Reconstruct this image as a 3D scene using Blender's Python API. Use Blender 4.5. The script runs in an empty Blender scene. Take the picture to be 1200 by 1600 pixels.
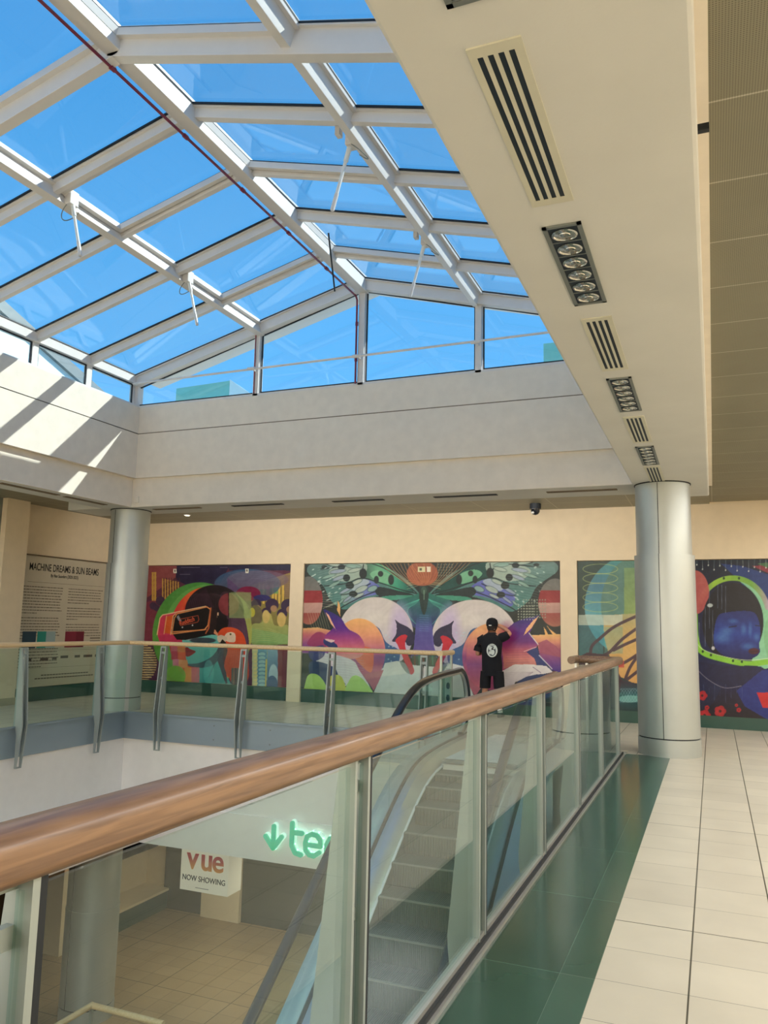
import bpy, bmesh, math, random
import numpy as np
from mathutils import Vector, Matrix
random.seed(7)
scene = bpy.context.scene
col = scene.collection
R = math.radians

# ---------------------------------------------------------------- camera
CAM_R = Vector((0.924802360475402, 0.37990839091237455, 0.020253606431817017))
CAM_U = Vector((0.03448505872185344, -0.13672534957576007, 0.9900085653711974))
CAM_F = Vector((-0.3788817424792001, 0.9148638113390192, 0.13954508919402553))
FPX = 1239.69
EYE = Vector((0, 0, 1.6))
cd = bpy.data.cameras.new('camera')
cd.sensor_fit = 'VERTICAL'; cd.sensor_height = 36; cd.lens = FPX / 1600 * 36
cd.clip_start = 0.05; cd.clip_end = 300
cam = bpy.data.objects.new('camera', cd); col.objects.link(cam)
m = Matrix((CAM_R, CAM_U, -CAM_F)).transposed().to_4x4(); m.translation = EYE
cam.matrix_world = m
scene.camera = cam

# ---------------------------------------------------------------- light
vs = scene.view_settings
vs.view_transform = 'Standard'; vs.look = 'None'; vs.gamma = 1; vs.use_curve_mapping = False
vs.exposure = 0.22
SKY_STRENGTH = 1.5
SUN_DIR = Vector((-1, -0.85, -1.12)).normalized()
cy = scene.cycles
cy.transparent_max_bounces = 32; cy.max_bounces = 10; cy.diffuse_bounces = 6; cy.glossy_bounces = 4
cy.transmission_bounces = 6; cy.use_denoising = True; cy.sample_clamp_indirect = 6
cy.caustics_reflective = False; cy.caustics_refractive = False

w = bpy.data.worlds.new('sky'); scene.world = w; w.use_nodes = True
nt = w.node_tree; nt.nodes.clear()
out = nt.nodes.new('ShaderNodeOutputWorld'); bg = nt.nodes.new('ShaderNodeBackground')
tc = nt.nodes.new('ShaderNodeTexCoord')
sep = nt.nodes.new('ShaderNodeSeparateXYZ'); ramp = nt.nodes.new('ShaderNodeValToRGB')
nt.links.new(tc.outputs['Generated'], sep.inputs[0]); nt.links.new(sep.outputs['Z'], ramp.inputs[0])
e = ramp.color_ramp.elements
e[0].position = 0.0; e[0].color = (0.30, 0.48, 0.70, 1)
e[1].position = 0.85; e[1].color = (0.042, 0.20, 0.47, 1)
k = e.new(0.3); k.color = (0.10, 0.33, 0.63, 1)
k = e.new(0.55); k.color = (0.058, 0.245, 0.52, 1)
bg.inputs['Strength'].default_value = SKY_STRENGTH
nt.links.new(ramp.outputs[0], bg.inputs[0]); nt.links.new(bg.outputs[0], out.inputs[0])

sd = bpy.data.lights.new('sun', 'SUN'); sd.energy = 6.3; sd.angle = R(0.55); sd.color = (1, .95, .86)
so = bpy.data.objects.new('sun', sd); col.objects.link(so)
so.rotation_euler = (-SUN_DIR).to_track_quat('Z', 'Y').to_euler(); so.location = (20, 20, 30)

def area_light(loc, sx, sy, power, color=(1, .93, .82), rot=(0, 0, 0)):
    d = bpy.data.lights.new('added_fill_light', 'AREA'); d.shape = 'RECTANGLE'; d.size = sx; d.size_y = sy
    d.energy = power; d.color = color
    o = bpy.data.objects.new('added_fill_light', d); col.objects.link(o); o.location = loc; o.rotation_euler = rot
    return o
# added fill lights out of view: right walkway, behind the camera, left walkway, lower level
area_light((2.6, 6.5, 3.7), 1.6, 13, 430, (1, .98, .95))
area_light((-4, -6.5, 3.5), 9, 3, 1300, (1, .98, .95))
area_light((-11.2, 2, 3.7), 1.2, 9, 330, (1, .97, .92))
area_light((-6.5, 13.6, -2.15), 7, 2.0, 100, (1, .88, .70))
# fill strip added unseen behind the plaster ring to brighten the far wall
area_light((-6.0, 12.16, 3.70), 9.4, .06, 82, (1, .97, .93), (R(62), 0, 0))

# ---------------------------------------------------------------- helpers
def lin(c):
    return tuple((v / 255 / 12.92 if v / 255 <= .04045 else ((v / 255 + .055) / 1.055) ** 2.4) for v in c[:3])

def mat(name, rgb, rough=.6, metal=0.0, noise=0.04, nscale=6, bump=0.0, bscale=60, spec=.5, coat=0):
    m = bpy.data.materials.new(name); m.use_nodes = True
    n = m.node_tree.nodes; l = m.node_tree.links; b = n['Principled BSDF']
    b.inputs['Roughness'].default_value = rough; b.inputs['Metallic'].default_value = metal
    b.inputs['Specular IOR Level'].default_value = spec
    b.inputs['Coat Weight'].default_value = coat
    c = lin(rgb)
    g = n.new('ShaderNodeNewGeometry'); t = n.new('ShaderNodeTexNoise'); t.inputs['Scale'].default_value = nscale
    t.inputs['Detail'].default_value = 4
    l.new(g.outputs['Position'], t.inputs['Vector'])
    r = n.new('ShaderNodeValToRGB'); r.color_ramp.elements[0].position = .3; r.color_ramp.elements[1].position = .7
    r.color_ramp.elements[0].color = (*[v * (1 - noise) for v in c], 1); r.color_ramp.elements[1].color = (*[min(1, v * (1 + noise)) for v in c], 1)
    l.new(t.outputs['Fac'], r.inputs[0]); l.new(r.outputs[0], b.inputs['Base Color'])
    if bump:
        t2 = n.new('ShaderNodeTexNoise'); t2.inputs['Scale'].default_value = bscale; l.new(g.outputs['Position'], t2.inputs['Vector'])
        bp = n.new('ShaderNodeBump'); bp.inputs['Strength'].default_value = bump; bp.inputs['Distance'].default_value = .01
        l.new(t2.outputs['Fac'], bp.inputs['Height']); l.new(bp.outputs[0], b.inputs['Normal'])
    return m

def brick_mat(name, c1, c2, mortar, w_, h_, off=(0, 0), mw=.003, rough=.35, major=None, plane='XY', spec=.5, weave=None):
    m = mat(name, c1, rough, spec=spec); n = m.node_tree.nodes; l = m.node_tree.links; b = n['Principled BSDF']
    g = n.new('ShaderNodeNewGeometry'); mp = n.new('ShaderNodeMapping'); mp.inputs['Location'].default_value = (off[0], off[1], 0)
    l.new(g.outputs['Position'], mp.inputs['Vector']); src = mp.outputs[0]
    if plane != 'XY':
        s = n.new('ShaderNodeSeparateXYZ'); cb = n.new('ShaderNodeCombineXYZ'); l.new(g.outputs['Position'], s.inputs[0])
        l.new(s.outputs[plane[0]], cb.inputs[0]); l.new(s.outputs[plane[1]], cb.inputs[1]); l.new(cb.outputs[0], mp.inputs['Vector'])
    def brick(bw, bh, ms, ca, cb_, cm):
        t = n.new('ShaderNodeTexBrick'); t.offset = 0; t.squash = 1; t.inputs['Scale'].default_value = 1
        t.inputs['Brick Width'].default_value = bw; t.inputs['Row Height'].default_value = bh
        t.inputs['Mortar Size'].default_value = ms; t.inputs['Mortar Smooth'].default_value = .1
        t.inputs['Color1'].default_value = (*ca, 1); t.inputs['Color2'].default_value = (*cb_, 1); t.inputs['Mortar'].default_value = (*cm, 1)
        l.new(src, t.inputs['Vector']); return t
    t = brick(w_, h_, mw, lin(c1), lin(c2), lin(mortar)); last = t.outputs['Color']
    if major:
        t2 = brick(major[0], major[1], major[2], (1, 1, 1), (1, 1, 1), (0.25, .24, .2))
        mx = n.new('ShaderNodeMix'); mx.data_type = 'RGBA'; mx.blend_type = 'MULTIPLY'; mx.inputs[0].default_value = 1
        l.new(last, mx.inputs[6]); l.new(t2.outputs['Color'], mx.inputs[7]); last = mx.outputs[2]
    nz = n.new('ShaderNodeTexNoise'); nz.inputs['Scale'].default_value = 2.2; nz.inputs['Detail'].default_value = 6; l.new(g.outputs['Position'], nz.inputs['Vector'])
    rp = n.new('ShaderNodeValToRGB'); rp.color_ramp.elements[0].color = (.84, .84, .84, 1); rp.color_ramp.elements[1].color = (1.1, 1.1, 1.1, 1)
    l.new(nz.outputs['Fac'], rp.inputs[0])
    mx = n.new('ShaderNodeMix'); mx.data_type = 'RGBA'; mx.blend_type = 'MULTIPLY'; mx.inputs[0].default_value = 1
    l.new(last, mx.inputs[6]); l.new(rp.outputs[0], mx.inputs[7]); last = mx.outputs[2]
    if weave:      # fine perforation rows
        wv = n.new('ShaderNodeTexVoronoi'); wv.inputs['Scale'].default_value = weave; wv.inputs['Randomness'].default_value = 0.0
        l.new(g.outputs['Position'], wv.inputs['Vector'])
        r2 = n.new('ShaderNodeValToRGB'); r2.color_ramp.elements[0].position = .2; r2.color_ramp.elements[0].color = (.45, .45, .42, 1)
        r2.color_ramp.elements[1].position = .38; r2.color_ramp.elements[1].color = (1, 1, 1, 1)
        l.new(wv.outputs['Distance'], r2.inputs[0])
        mx = n.new('ShaderNodeMix'); mx.data_type = 'RGBA'; mx.blend_type = 'MULTIPLY'; mx.inputs[0].default_value = 1
        l.new(last, mx.inputs[6]); l.new(r2.outputs[0], mx.inputs[7]); last = mx.outputs[2]
    l.new(last, b.inputs['Base Color'])
    return m

def glass_mat(name, tint, ior=1.5, refl=1.0, haze=0.0):
    m = bpy.data.materials.new(name); m.use_nodes = True; n = m.node_tree.nodes; l = m.node_tree.links; n.clear()
    o = n.new('ShaderNodeOutputMaterial'); tr = n.new('ShaderNodeBsdfTransparent'); gl = n.new('ShaderNodeBsdfGlossy')
    gl.inputs['Roughness'].default_value = 0.004; tr.inputs[0].default_value = (*tint, 1)
    g = n.new('ShaderNodeNewGeometry'); dt = n.new('ShaderNodeVectorMath'); dt.operation = 'DOT_PRODUCT'
    l.new(g.outputs['Incoming'], dt.inputs[0]); l.new(g.outputs['Normal'], dt.inputs[1])
    def mth(op, a, b=None):
        q = n.new('ShaderNodeMath'); q.operation = op
        for i, v in enumerate((a, b)):
            if v is None: continue
            if isinstance(v, (int, float)): q.inputs[i].default_value = v
            else: l.new(v, q.inputs[i])
        return q.outputs[0]
    pw = mth('POWER', mth('SUBTRACT', 1.0, mth('ABSOLUTE', dt.outputs['Value'])), 5.0)
    f0 = ((ior - 1) / (ior + 1)) ** 2
    mu = n.new('ShaderNodeMath'); mu.operation = 'MULTIPLY'; mu.inputs[1].default_value = refl; mu.use_clamp = True
    l.new(mth('ADD', mth('MULTIPLY', pw, 1 - f0), f0), mu.inputs[0])
    mx = n.new('ShaderNodeMixShader'); l.new(mu.outputs[0], mx.inputs[0]); l.new(tr.outputs[0], mx.inputs[1]); l.new(gl.outputs[0], mx.inputs[2])
    l.new(mx.outputs[0], o.inputs[0])
    return m

def emit_mat(name, rgb, s):
    m = bpy.data.materials.new(name); m.use_nodes = True; b = m.node_tree.nodes['Principled BSDF']
    b.inputs['Base Color'].default_value = (*lin(rgb), 1); b.inputs['Emission Color'].default_value = (*lin(rgb), 1)
    b.inputs['Emission Strength'].default_value = s
    return m

def wood_mat(name, c1, c2):
    m = mat(name, c1, .42, coat=.15); n = m.node_tree.nodes; l = m.node_tree.links; b = n['Principled BSDF']
    g = n.new('ShaderNodeTexCoord'); mp = n.new('ShaderNodeMapping'); mp.inputs['Scale'].default_value = (18, 1.4, 30)
    l.new(g.outputs['Object'], mp.inputs[0]); t = n.new('ShaderNodeTexNoise'); t.inputs['Scale'].default_value = 2.2; t.inputs['Detail'].default_value = 8
    t.inputs['Distortion'].default_value = .6; l.new(mp.outputs[0], t.inputs['Vector'])
    r = n.new('ShaderNodeValToRGB'); r.color_ramp.elements[0].position = .35; r.color_ramp.elements[1].position = .65
    r.color_ramp.elements[0].color = (*lin(c1), 1); r.color_ramp.elements[1].color = (*lin(c2), 1)
    l.new(t.outputs['Fac'], r.inputs[0]); l.new(r.outputs[0], b.inputs['Base Color'])
    return m

M = {}
M['cream'] = mat('cream_plaster', (226, 217, 203), .75, bump=.04)
M['wall'] = mat('wall_paint', (230, 212, 182), .7, noise=.03)
M['white'] = mat('white_paint', (238, 236, 232), .6, noise=.02)
M['soffit'] = mat('soffit_plaster', (213, 213, 208), .7, noise=.03, nscale=2, bump=.05)
M['groove'] = mat('joint_shadow_gap', (120, 105, 85), .8)
M['frame'] = mat('white_powder_coated_frame', (218, 214, 210), .4, noise=.02)
M['gasket'] = mat('black_rubber', (18, 26, 34), .6)
M['tile'] = brick_mat('cream_floor_tiles', (206, 198, 178), (198, 190, 171), (122, 118, 106), .4065, .4065, (.564, .05), .0022, .38, major=(.4065, 2.439, .0045))
M['tile_low'] = brick_mat('lower_floor_tiles', (170, 142, 104), (160, 133, 96), (80, 64, 48), .4, .4, (0, 0), .003, .4, major=(1.6, 1.6, .007))
M['granite'] = brick_mat('green_granite', (52, 84, 70), (46, 76, 64), (98, 122, 108), .62, 1.12, (1.182, .48), .002, .16)
M['granite2'] = brick_mat('green_granite_border', (62, 94, 80), (54, 86, 72), (98, 122, 108), .16, 1.12, (.72, .48), .002, .18)
M['ceil'] = brick_mat('perforated_metal_panels', (142, 138, 118), (138, 134, 114), (190, 184, 166), 1.3, .655, (-.05, -.035), .006, .5, weave=95)
M['steel'] = mat('satin_steel_cladding', (186, 192, 190), .42, .55, noise=.03, nscale=3)
M['fascia'] = mat('blue_grey_fascia_steel', (150, 166, 176), .4, .5, noise=.03, nscale=2)
M['post'] = mat('grey_painted_post', (160, 170, 167), .4, .3)
M['chrome'] = mat('polished_aluminium', (205, 206, 202), .36, .8)
M['brushed'] = mat('brushed_steel', (205, 208, 208), .3, .8, bump=.02)
M['wood'] = wood_mat('oak_handrail', (116, 88, 68), (150, 118, 90))
M['wood2'] = wood_mat('pale_oak_handrail', (222, 190, 140), (236, 208, 162))
M['glass'] = glass_mat('balustrade_glass', (.85, .935, .91), 1.5, 1.0)
M['roofglass'] = glass_mat('roof_glass', (.90, .96, .98), 1.5, .9)
M['black'] = mat('black_rubber_rail', (20, 22, 26), .28, coat=.5)
M['red'] = mat('dark_red_pipe', (122, 40, 60), .4)
M['dark'] = mat('dark_slot', (16, 34, 48), .6)
M['darkgreen'] = mat('dark_green_skirting_stone', (48, 82, 72), .3)
M['grey'] = mat('mid_grey_metal', (128, 134, 132), .45, .4)
M['lampglass'] = mat('frosted_lamp_reflector', (200, 200, 194), .12, .85)
M['skin'] = mat('skin', (196, 140, 116), .5)
M['cloth'] = mat('black_cotton', (8, 10, 20), .9, bump=.1)
M['shoe'] = mat('grey_canvas_shoe', (70, 76, 76), .8)
M['teal'] = emit_mat('backlit_green_acrylic', (60, 205, 165), .25)
M['halo'] = emit_mat('lit_white_acrylic_edge', (225, 250, 240), .5)
M['signwhite'] = emit_mat('lightbox_face', (235, 225, 210), .18)
M['shop'] = mat('dark_shop_window', (14, 16, 20), .12)
M['palegreen'] = mat('pale_green_panel', (136, 196, 176), .3)
M['palewhite'] = mat('pale_white_panel', (226, 238, 232), .4)

def wloc(o):
    v = Vector((0, 0, 0))
    while o is not None: v += o.location; o = o.parent
    return v

class MB:
    def __init__(s): s.v = []; s.f = []
    def add(s, vs_, fs):
        b = len(s.v); s.v += [tuple(v) for v in vs_]; s.f += [tuple(i + b for i in f) for f in fs]; return s
    def box(s, x0, x1, y0, y1, z0, z1):
        return s.add([(x0, y0, z0), (x1, y0, z0), (x1, y1, z0), (x0, y1, z0), (x0, y0, z1), (x1, y0, z1), (x1, y1, z1), (x0, y1, z1)],
                     [(0, 3, 2, 1), (4, 5, 6, 7), (0, 1, 5, 4), (1, 2, 6, 5), (2, 3, 7, 6), (3, 0, 4, 7)])
    def bar(s, p0, p1, w_, h_, up=(0, 0, 1)):
        "beam: top centre line p0-p1, width w_, hanging h_ below along -up"
        p0 = Vector(p0); p1 = Vector(p1); d = (p1 - p0).normalized(); sd_ = d.cross(Vector(up)).normalized(); u = sd_.cross(d).normalized()
        v = []
        for p in (p0, p1):
            v += [p - sd_ * w_ / 2, p + sd_ * w_ / 2, p + sd_ * w_ / 2 - u * h_, p - sd_ * w_ / 2 - u * h_]
        return s.add(v, [(0, 1, 2, 3), (7, 6, 5, 4), (0, 4, 5, 1), (1, 5, 6, 2), (2, 6, 7, 3), (3, 7, 4, 0)])
    def tube(s, pts, r, n=10, caps=True, ry=None):
        pts = [Vector(p) for p in pts]; ry = ry or r; rings = []
        for i, p in enumerate(pts):
            a = pts[max(i - 1, 0)]; b = pts[min(i + 1, len(pts) - 1)]; d = (b - a).normalized()
            up = Vector((0, 0, 1)) if abs(d.z) < .95 else Vector((0, 1, 0))
            sd_ = d.cross(up).normalized(); u = sd_.cross(d).normalized()
            rr = r[i] if isinstance(r, (list, tuple)) else r; r2 = ry[i] if isinstance(ry, (list, tuple)) else ry
            rings.append([p + sd_ * math.cos(t) * rr + u * math.sin(t) * r2 for t in [2 * math.pi * k_ / n for k_ in range(n)]])
        v = [q for rg in rings for q in rg]; f = []
        for i in range(len(rings) - 1):
            for k_ in range(n): f.append((i * n + k_, i * n + (k_ + 1) % n, (i + 1) * n + (k_ + 1) % n, (i + 1) * n + k_))
        if caps: f += [tuple(range(n - 1, -1, -1)), tuple(range((len(rings) - 1) * n, len(rings) * n))]
        return s.add(v, f)
    def prism(s, poly, axis, a, b):
        "poly in the two other axes (in xyz order), extruded a..b along axis"
        def P(q, t):
            return {'X': (t, q[0], q[1]), 'Y': (q[0], t, q[1]), 'Z': (q[0], q[1], t)}[axis]
        n = len(poly)
        return s.add([P(q, a) for q in poly] + [P(q, b) for q in poly],
                     [tuple(range(n - 1, -1, -1)), tuple(range(n, 2 * n))] + [(i, (i + 1) % n, n + (i + 1) % n, n + i) for i in range(n)])
    def lathe(s, prof, cx, cy_, n=48):
        v = []; f = []
        for r, z in prof:
            v += [(cx + r * math.cos(2 * math.pi * k_ / n), cy_ + r * math.sin(2 * math.pi * k_ / n), z) for k_ in range(n)]
        for i in range(len(prof) - 1):
            for k_ in range(n): f.append((i * n + k_, i * n + (k_ + 1) % n, (i + 1) * n + (k_ + 1) % n, (i + 1) * n + k_))
        f += [tuple(range(n - 1, -1, -1)), tuple(range((len(prof) - 1) * n, len(prof) * n))]
        return s.add(v, f)
    def sweep(s, secs):
        "list of sections with the same number of points (closed)"
        n = len(secs[0]); v = [q for sc in secs for q in sc]; f = []
        for i in range(len(secs) - 1):
            for k_ in range(n): f.append((i * n + k_, i * n + (k_ + 1) % n, (i + 1) * n + (k_ + 1) % n, (i + 1) * n + k_))
        f += [tuple(range(n - 1, -1, -1)), tuple(range((len(secs) - 1) * n, len(secs) * n))]
        return s.add(v, f)
    def build(s, name, material, parent=None, smooth=False, label=None, bevel=0):
        o_ = wloc(parent) if parent else Vector((0, 0, 0))
        me = bpy.data.meshes.new(name); me.from_pydata([(v[0] - o_.x, v[1] - o_.y, v[2] - o_.z) for v in s.v], [], s.f); me.update()
        bm = bmesh.new(); bm.from_mesh(me); bmesh.ops.recalc_face_normals(bm, faces=bm.faces); bm.to_mesh(me); bm.free()
        me.materials.append(material)
        if smooth:
            me.polygons.foreach_set('use_smooth', [True] * len(me.polygons))
            try: me.set_sharp_from_angle(angle=R(35))
            except Exception: pass
        o = bpy.data.objects.new(name, me); col.objects.link(o)
        if parent: o.parent = parent
        if label: o['label'] = label
        if bevel:
            b = o.modifiers.new('bevel', 'BEVEL'); b.width = bevel; b.segments = 2; b.limit_method = 'ANGLE'
        return o

def tag(o, label=None, cat=None, group=None, kind=None):
    if label: o['label'] = label
    if cat: o['category'] = cat
    if group: o['group'] = group
    if kind: o['kind'] = kind
    return o
def empty(name, loc, label, cat, group=None):
    o = bpy.data.objects.new(name, None); o.empty_display_size = .2; col.objects.link(o); o.location = loc
    return tag(o, label, cat, group)
def struct(o, label=None): o['kind'] = 'structure'; o['category'] = 'building'; o['label'] = label or o.name; return o
def copy_tree(o, loc=None, parent=None):
    c = o.copy(); col.objects.link(c); c.parent = parent
    if loc is not None: c.location = loc
    for ch in list(o.children): copy_tree(ch, None, c)
    return c
def text(name, body, size, loc, rot, material, parent, extrude=.002, align='LEFT', scale_x=1, bold=0.0, spacing=1):
    c = bpy.data.curves.new(name, 'FONT'); c.body = body; c.size = size; c.extrude = extrude; c.align_x = align; c.offset = bold
    c.space_character = spacing
    o = bpy.data.objects.new(name, c); col.objects.link(o)
    dg = bpy.context.evaluated_depsgraph_get(); me = bpy.data.meshes.new_from_object(o.evaluated_get(dg)); bpy.data.objects.remove(o)
    o = bpy.data.objects.new(name, me); col.objects.link(o); me.materials.clear(); me.materials.append(material)
    if parent: o.parent = parent; o.location = Vector(loc) - wloc(parent)
    else: o.location = loc
    o.rotation_euler = rot; o.scale = (scale_x, 1, 1)
    return o

# ================================================================ building
XL, XR, YF, YN = -9.42, -1.10, 11.28, -2.8       # void edges at floor level
WX0, WX1, WY0, WY1 = -12.1, 3.6, -8.5, 14.6
# floor
f = MB(); f.box(WX0, XL, WY0, WY1, -.02, 0); f.box(XL, -.56, YF, WY1, -.02, 0); f.box(-.56, WX1, WY0, WY1, -.02, 0)
f.box(XL, -1.10, WY0, YN, -.02, 0); f.box(-1.10, -.56, 11.0, YF, -.02, 0)
struct(f.build('floor', M['tile']), 'cream tiled upper walkway floor')
struct(MB().box(-1.10, -.72, YN, 11.0, -.02, .001).build('floor.001', M['granite']), 'dark green granite floor band beside the glass railing')
struct(MB().box(-.72, -.56, YN, 11.0, -.02, .0012).build('floor.002', M['granite2']), 'narrow green granite border against the cream tiles')
# slab edges (white walls under the floor) and lower ceiling
s = MB(); s.box(XL - .5, XL, YN, YF + .02, -2.08, -.02); s.box(XL - .5, -1.1, YF + .02, YF + .5, -2.08, -.02)
s.box(-1.10, -.6, YN, YF + .5, -2.08, -.02); s.box(XL - .5, -.6, YN - .5, YN, -2.08, -.02)
struct(s.build('wall_slab_edge', M['white']), 'white wall under the upper floor edge')
struct(MB().box(XL, -8.95, YN, YF + .02, -2.08, -1.42).build('wall_ledge', M['cream']), 'low ledge along the left wall of the opening')
struct(MB().box(-8.95, -3.5, YF - .0, YF + .02, -2.08, -1.43).build('wall_sign_band', M['white']), 'white band above the lower storey')
c = MB(); c.box(-13, XL - .5, WY0, 16.4, -2.1, -2.08); c.box(XL - .5, WX1, YF + .5, 16.4, -2.1, -2.08); c.box(-.6, WX1, WY0, YF + .5, -2.1, -2.08); c.box(XL - .5, -.6, WY0, YN - .5, -2.1, -2.08)
struct(c.build('ceiling_lower', M['cream']), 'ceiling of the lower storey')
struct(MB().box(-12.6, WX1, WY0, 16.4, -5.1, -5).build('floor_lower', M['tile_low']), 'brown tiled floor of the lower storey')
# steel fascia
f = MB(); f.box(XL - .01, XL + .03, YN, YF, -.42, .0); f.box(XL, -3.55, YF - .04, YF, -.42, .0)
struct(f.build('trim_1', M['fascia']), 'blue-grey steel fascia along the far floor edge')
f = MB()
for i in range(6):
    for dz in (-.1, -.32): f.tube([(XL + .8 + i * 1.05, YF - .045, dz), (XL + .8 + i * 1.05, YF - .04, dz)], .012)
struct(f.build('trim_2', M['grey']), 'fixing bolts on the fascia')
# upper storey walls
s = MB(); s.box(-12.6, WX1, WY1 - .06, WY1 + .3, 2.8, 3.9); s.box(-8.1, -7.79, WY1 - .06, WY1 + .3, 0, 2.8); s.box(-2.54, -2.24, WY1 - .06, WY1 + .3, 0, 2.8)
s.box(-12.6, WX1, WY1 + .02, WY1 + .3, 0, 2.8)
struct(s.build('wall_far', M['wall']), 'cream far wall with shallow piers')
s = MB(); s.box(-12.1, -8.11, WY1 - .02, WY1 + .1, 0, .26); s.box(-7.78, -2.55, WY1 - .02, WY1 + .1, 0, .26); s.box(-2.23, WX1, WY1 - .02, WY1 + .1, 0, .2)
struct(s.build('baseboard_far', M['darkgreen']), 'dark green stone skirting under the murals')
struct(MB().box(-12.4, -12.1, WY0, WY1, 0, 3.9).build('wall_left', M['wall']), 'cream left wall')
struct(MB().box(-12.12, -12.07, 11.2, WY1, 0, .26).build('baseboard_left', M['darkgreen']), 'dark green skirting under the text panel')
s = MB(); s.box(-12.3, -11.88, 10.66, 11.19, 0, 3.8)
struct(s.build('wall_pier_left', M['wall']), 'cream pier left of the text panel')
struct(MB().box(-12.3, -11.86, 10.64, 11.21, 0, .13).build('baseboard_pier', mat('stone_beige', (176, 166, 140), .5)), 'beige stone base of the pier')
s = MB(); s.box(-12.2, -12.0, WY0, 10.66, 0, 3.8)
struct(s.build('window_1', mat('grey_shopfront_glass', (122, 126, 118), .2)), 'grey shopfront glazing at the left edge')
struct(MB().box(WX1, WX1 + .3, WY0, 16.4, -5, 3.9).build('wall_right', M['wall']), 'cream wall right of the walkway')
s = MB(); s.box(-12.6, WX1, WY0 - .3, WY0, -5, 3.9)
struct(s.build('wall_near', M['wall']), 'cream wall behind the viewpoint')
# lower storey walls
s = MB(); s.box(-12.9, -12.6, WY0, 16.4, -5, -2.08); s.box(-12.9, WX1, 16.2, 16.5, -5, -2.08)
struct(s.build('wall_lower', M['wall']), 'walls of the lower storey')
s = MB(); s.box(-12.6, -12.5, 3, 12.9, -4.85, -2.2); 
struct(s.build('window_2', M['shop']), 'dark shop window of the lower storey')
s = MB(); s.box(-12.6, -12.1, 13.0, 13.4, -5, -2.1); s.box(-12.6, -12.1, 14.4, 14.7, -5, -2.1)
struct(s.build('trim_3', M['wall']), 'cream piers on the lower left wall')
struct(MB().box(-12.6, -12.3, 14.7, 16.2, -3.7, -2.2).build('window_3', M['shop']), 'dark upper glazing on the lower left wall')
s = MB(); s.box(-12.6, -11.9, 13.5, 16.2, -5, -4.6)
struct(s.build('baseboard_lower', M['darkgreen']), 'dark green stone plinth of the lower storey')
struct(MB().box(-12.6, -11.86, 13.5, 16.2, -4.6, -4.55).build('trim_4', M['wall']), 'cream sill on the plinth')
struct(MB().box(-12.0, WX1, 16.1, 16.2, -5, -2.1).build('window_4', mat('dim_shopfront', (52, 58, 46), .35)), 'dim shopfronts at the back of the lower storey')
s = MB(); s.box(-10.9, -9.9, 16.0, 16.2, -5, -2.1)
struct(s.build('trim_5', M['wall']), 'pale piers at the back of the lower storey')
# soffit beam above the walkway and plaster ring around the opening
s = MB(); s.box(-.96, .01, YN - 1, 12.4, 3.55, 3.95)
struct(s.build('ceiling_beam', M['soffit'], bevel=.02), 'long plaster soffit beam over the walkway edge')
s = MB(); s.box(-11.0, -.96, 11.72, 12.1, 3.57, 3.9); s.box(-11.0, -9.6, 11.24, 11.72, 3.57, 3.9); s.box(-9.6, -.96, 11.26, 11.72, 3.57, 3.6); s.box(-10.2, -9.61, YN - 1, 11.24, 3.57, 3.9); s.box(-10.2, -.96, YN - 1, YN, 3.57, 3.9)
struct(s.build('ceiling_ring', M['soffit']), 'plaster ring around the roof opening')
s = MB(); s.box(.01, WX1, WY0, WY1, 3.78, 3.9); s.box(-12.6, .01, 12.1, WY1, 3.75, 3.9); s.box(-12.6, -10.2, WY0, 12.1, 3.75, 3.9); s.box(-10.2, .01, WY0, YN - 1, 3.75, 3.9)
struct(s.build('ceiling', M['ceil']), 'perforated metal panel ceiling')
struct(MB().box(.01, .055, WY0, 12.4, 3.7, 3.78).build('trim_6', M['cream']), 'shadow trim along the beam')
# roof opening walls
s = MB(); s.box(-10.2, -9.54, YN - .4, 11.7, 3.9, 4.10); s.box(-9.60, -9.54, YN - .4, 11.24, 3.57, 3.9); s.box(-9.6, -.9, 11.24, 11.7, 3.572, 4.10)
s.box(-.96, -.6, YN, 11.7, 3.9, 4.1); s.box(-9.6, -.9, YN - .4, YN, 3.57, 4.1)
struct(s.build('wall_opening_lower', M['cream']), 'recessed lower band around the roof opening')
s = MB(); s.box(-9.9, -9.45, YN - .4, 11.7, 4.085, 4.885); s.box(-9.9, -9.45, YN - .4, 11.7, 4.90, 5.38)
struct(s.build('wall_opening_left', M['cream']), 'left upstand wall of the roof opening')
s = MB(); s.box(-9.45, -.6, 11.19, 11.7, 4.085, 4.885); s.box(-9.45, -.6, 11.19, 11.7, 4.90, 5.38)
struct(s.build('wall_opening_far', M['cream']), 'far upstand wall of the roof opening')
s = MB(); s.box(-9.46, -9.46 + .004, YN, 11.19, 4.886, 4.899); s.box(-9.45, -.9, 11.192, 11.196, 4.886, 4.899); s.box(-9.8, -9.456, YN, 11.2, 4.88, 4.905); s.box(-9.45, -.9, 11.2, 11.6, 4.88, 4.905)
struct(s.build('trim_7', M['groove']), 'shadow joint in the upstand walls')
struct(MB().box(-.92, -.5, YN - .4, 11.7, 4.1, 5.38).build('wall_opening_right', M['cream']), 'right upstand wall of the roof opening')
struct(MB().box(-9.45, -.92, YN - .4, YN, 4.085, 7.4).build('wall_opening_near', M['cream']), 'near upstand wall of the roof opening')

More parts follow.
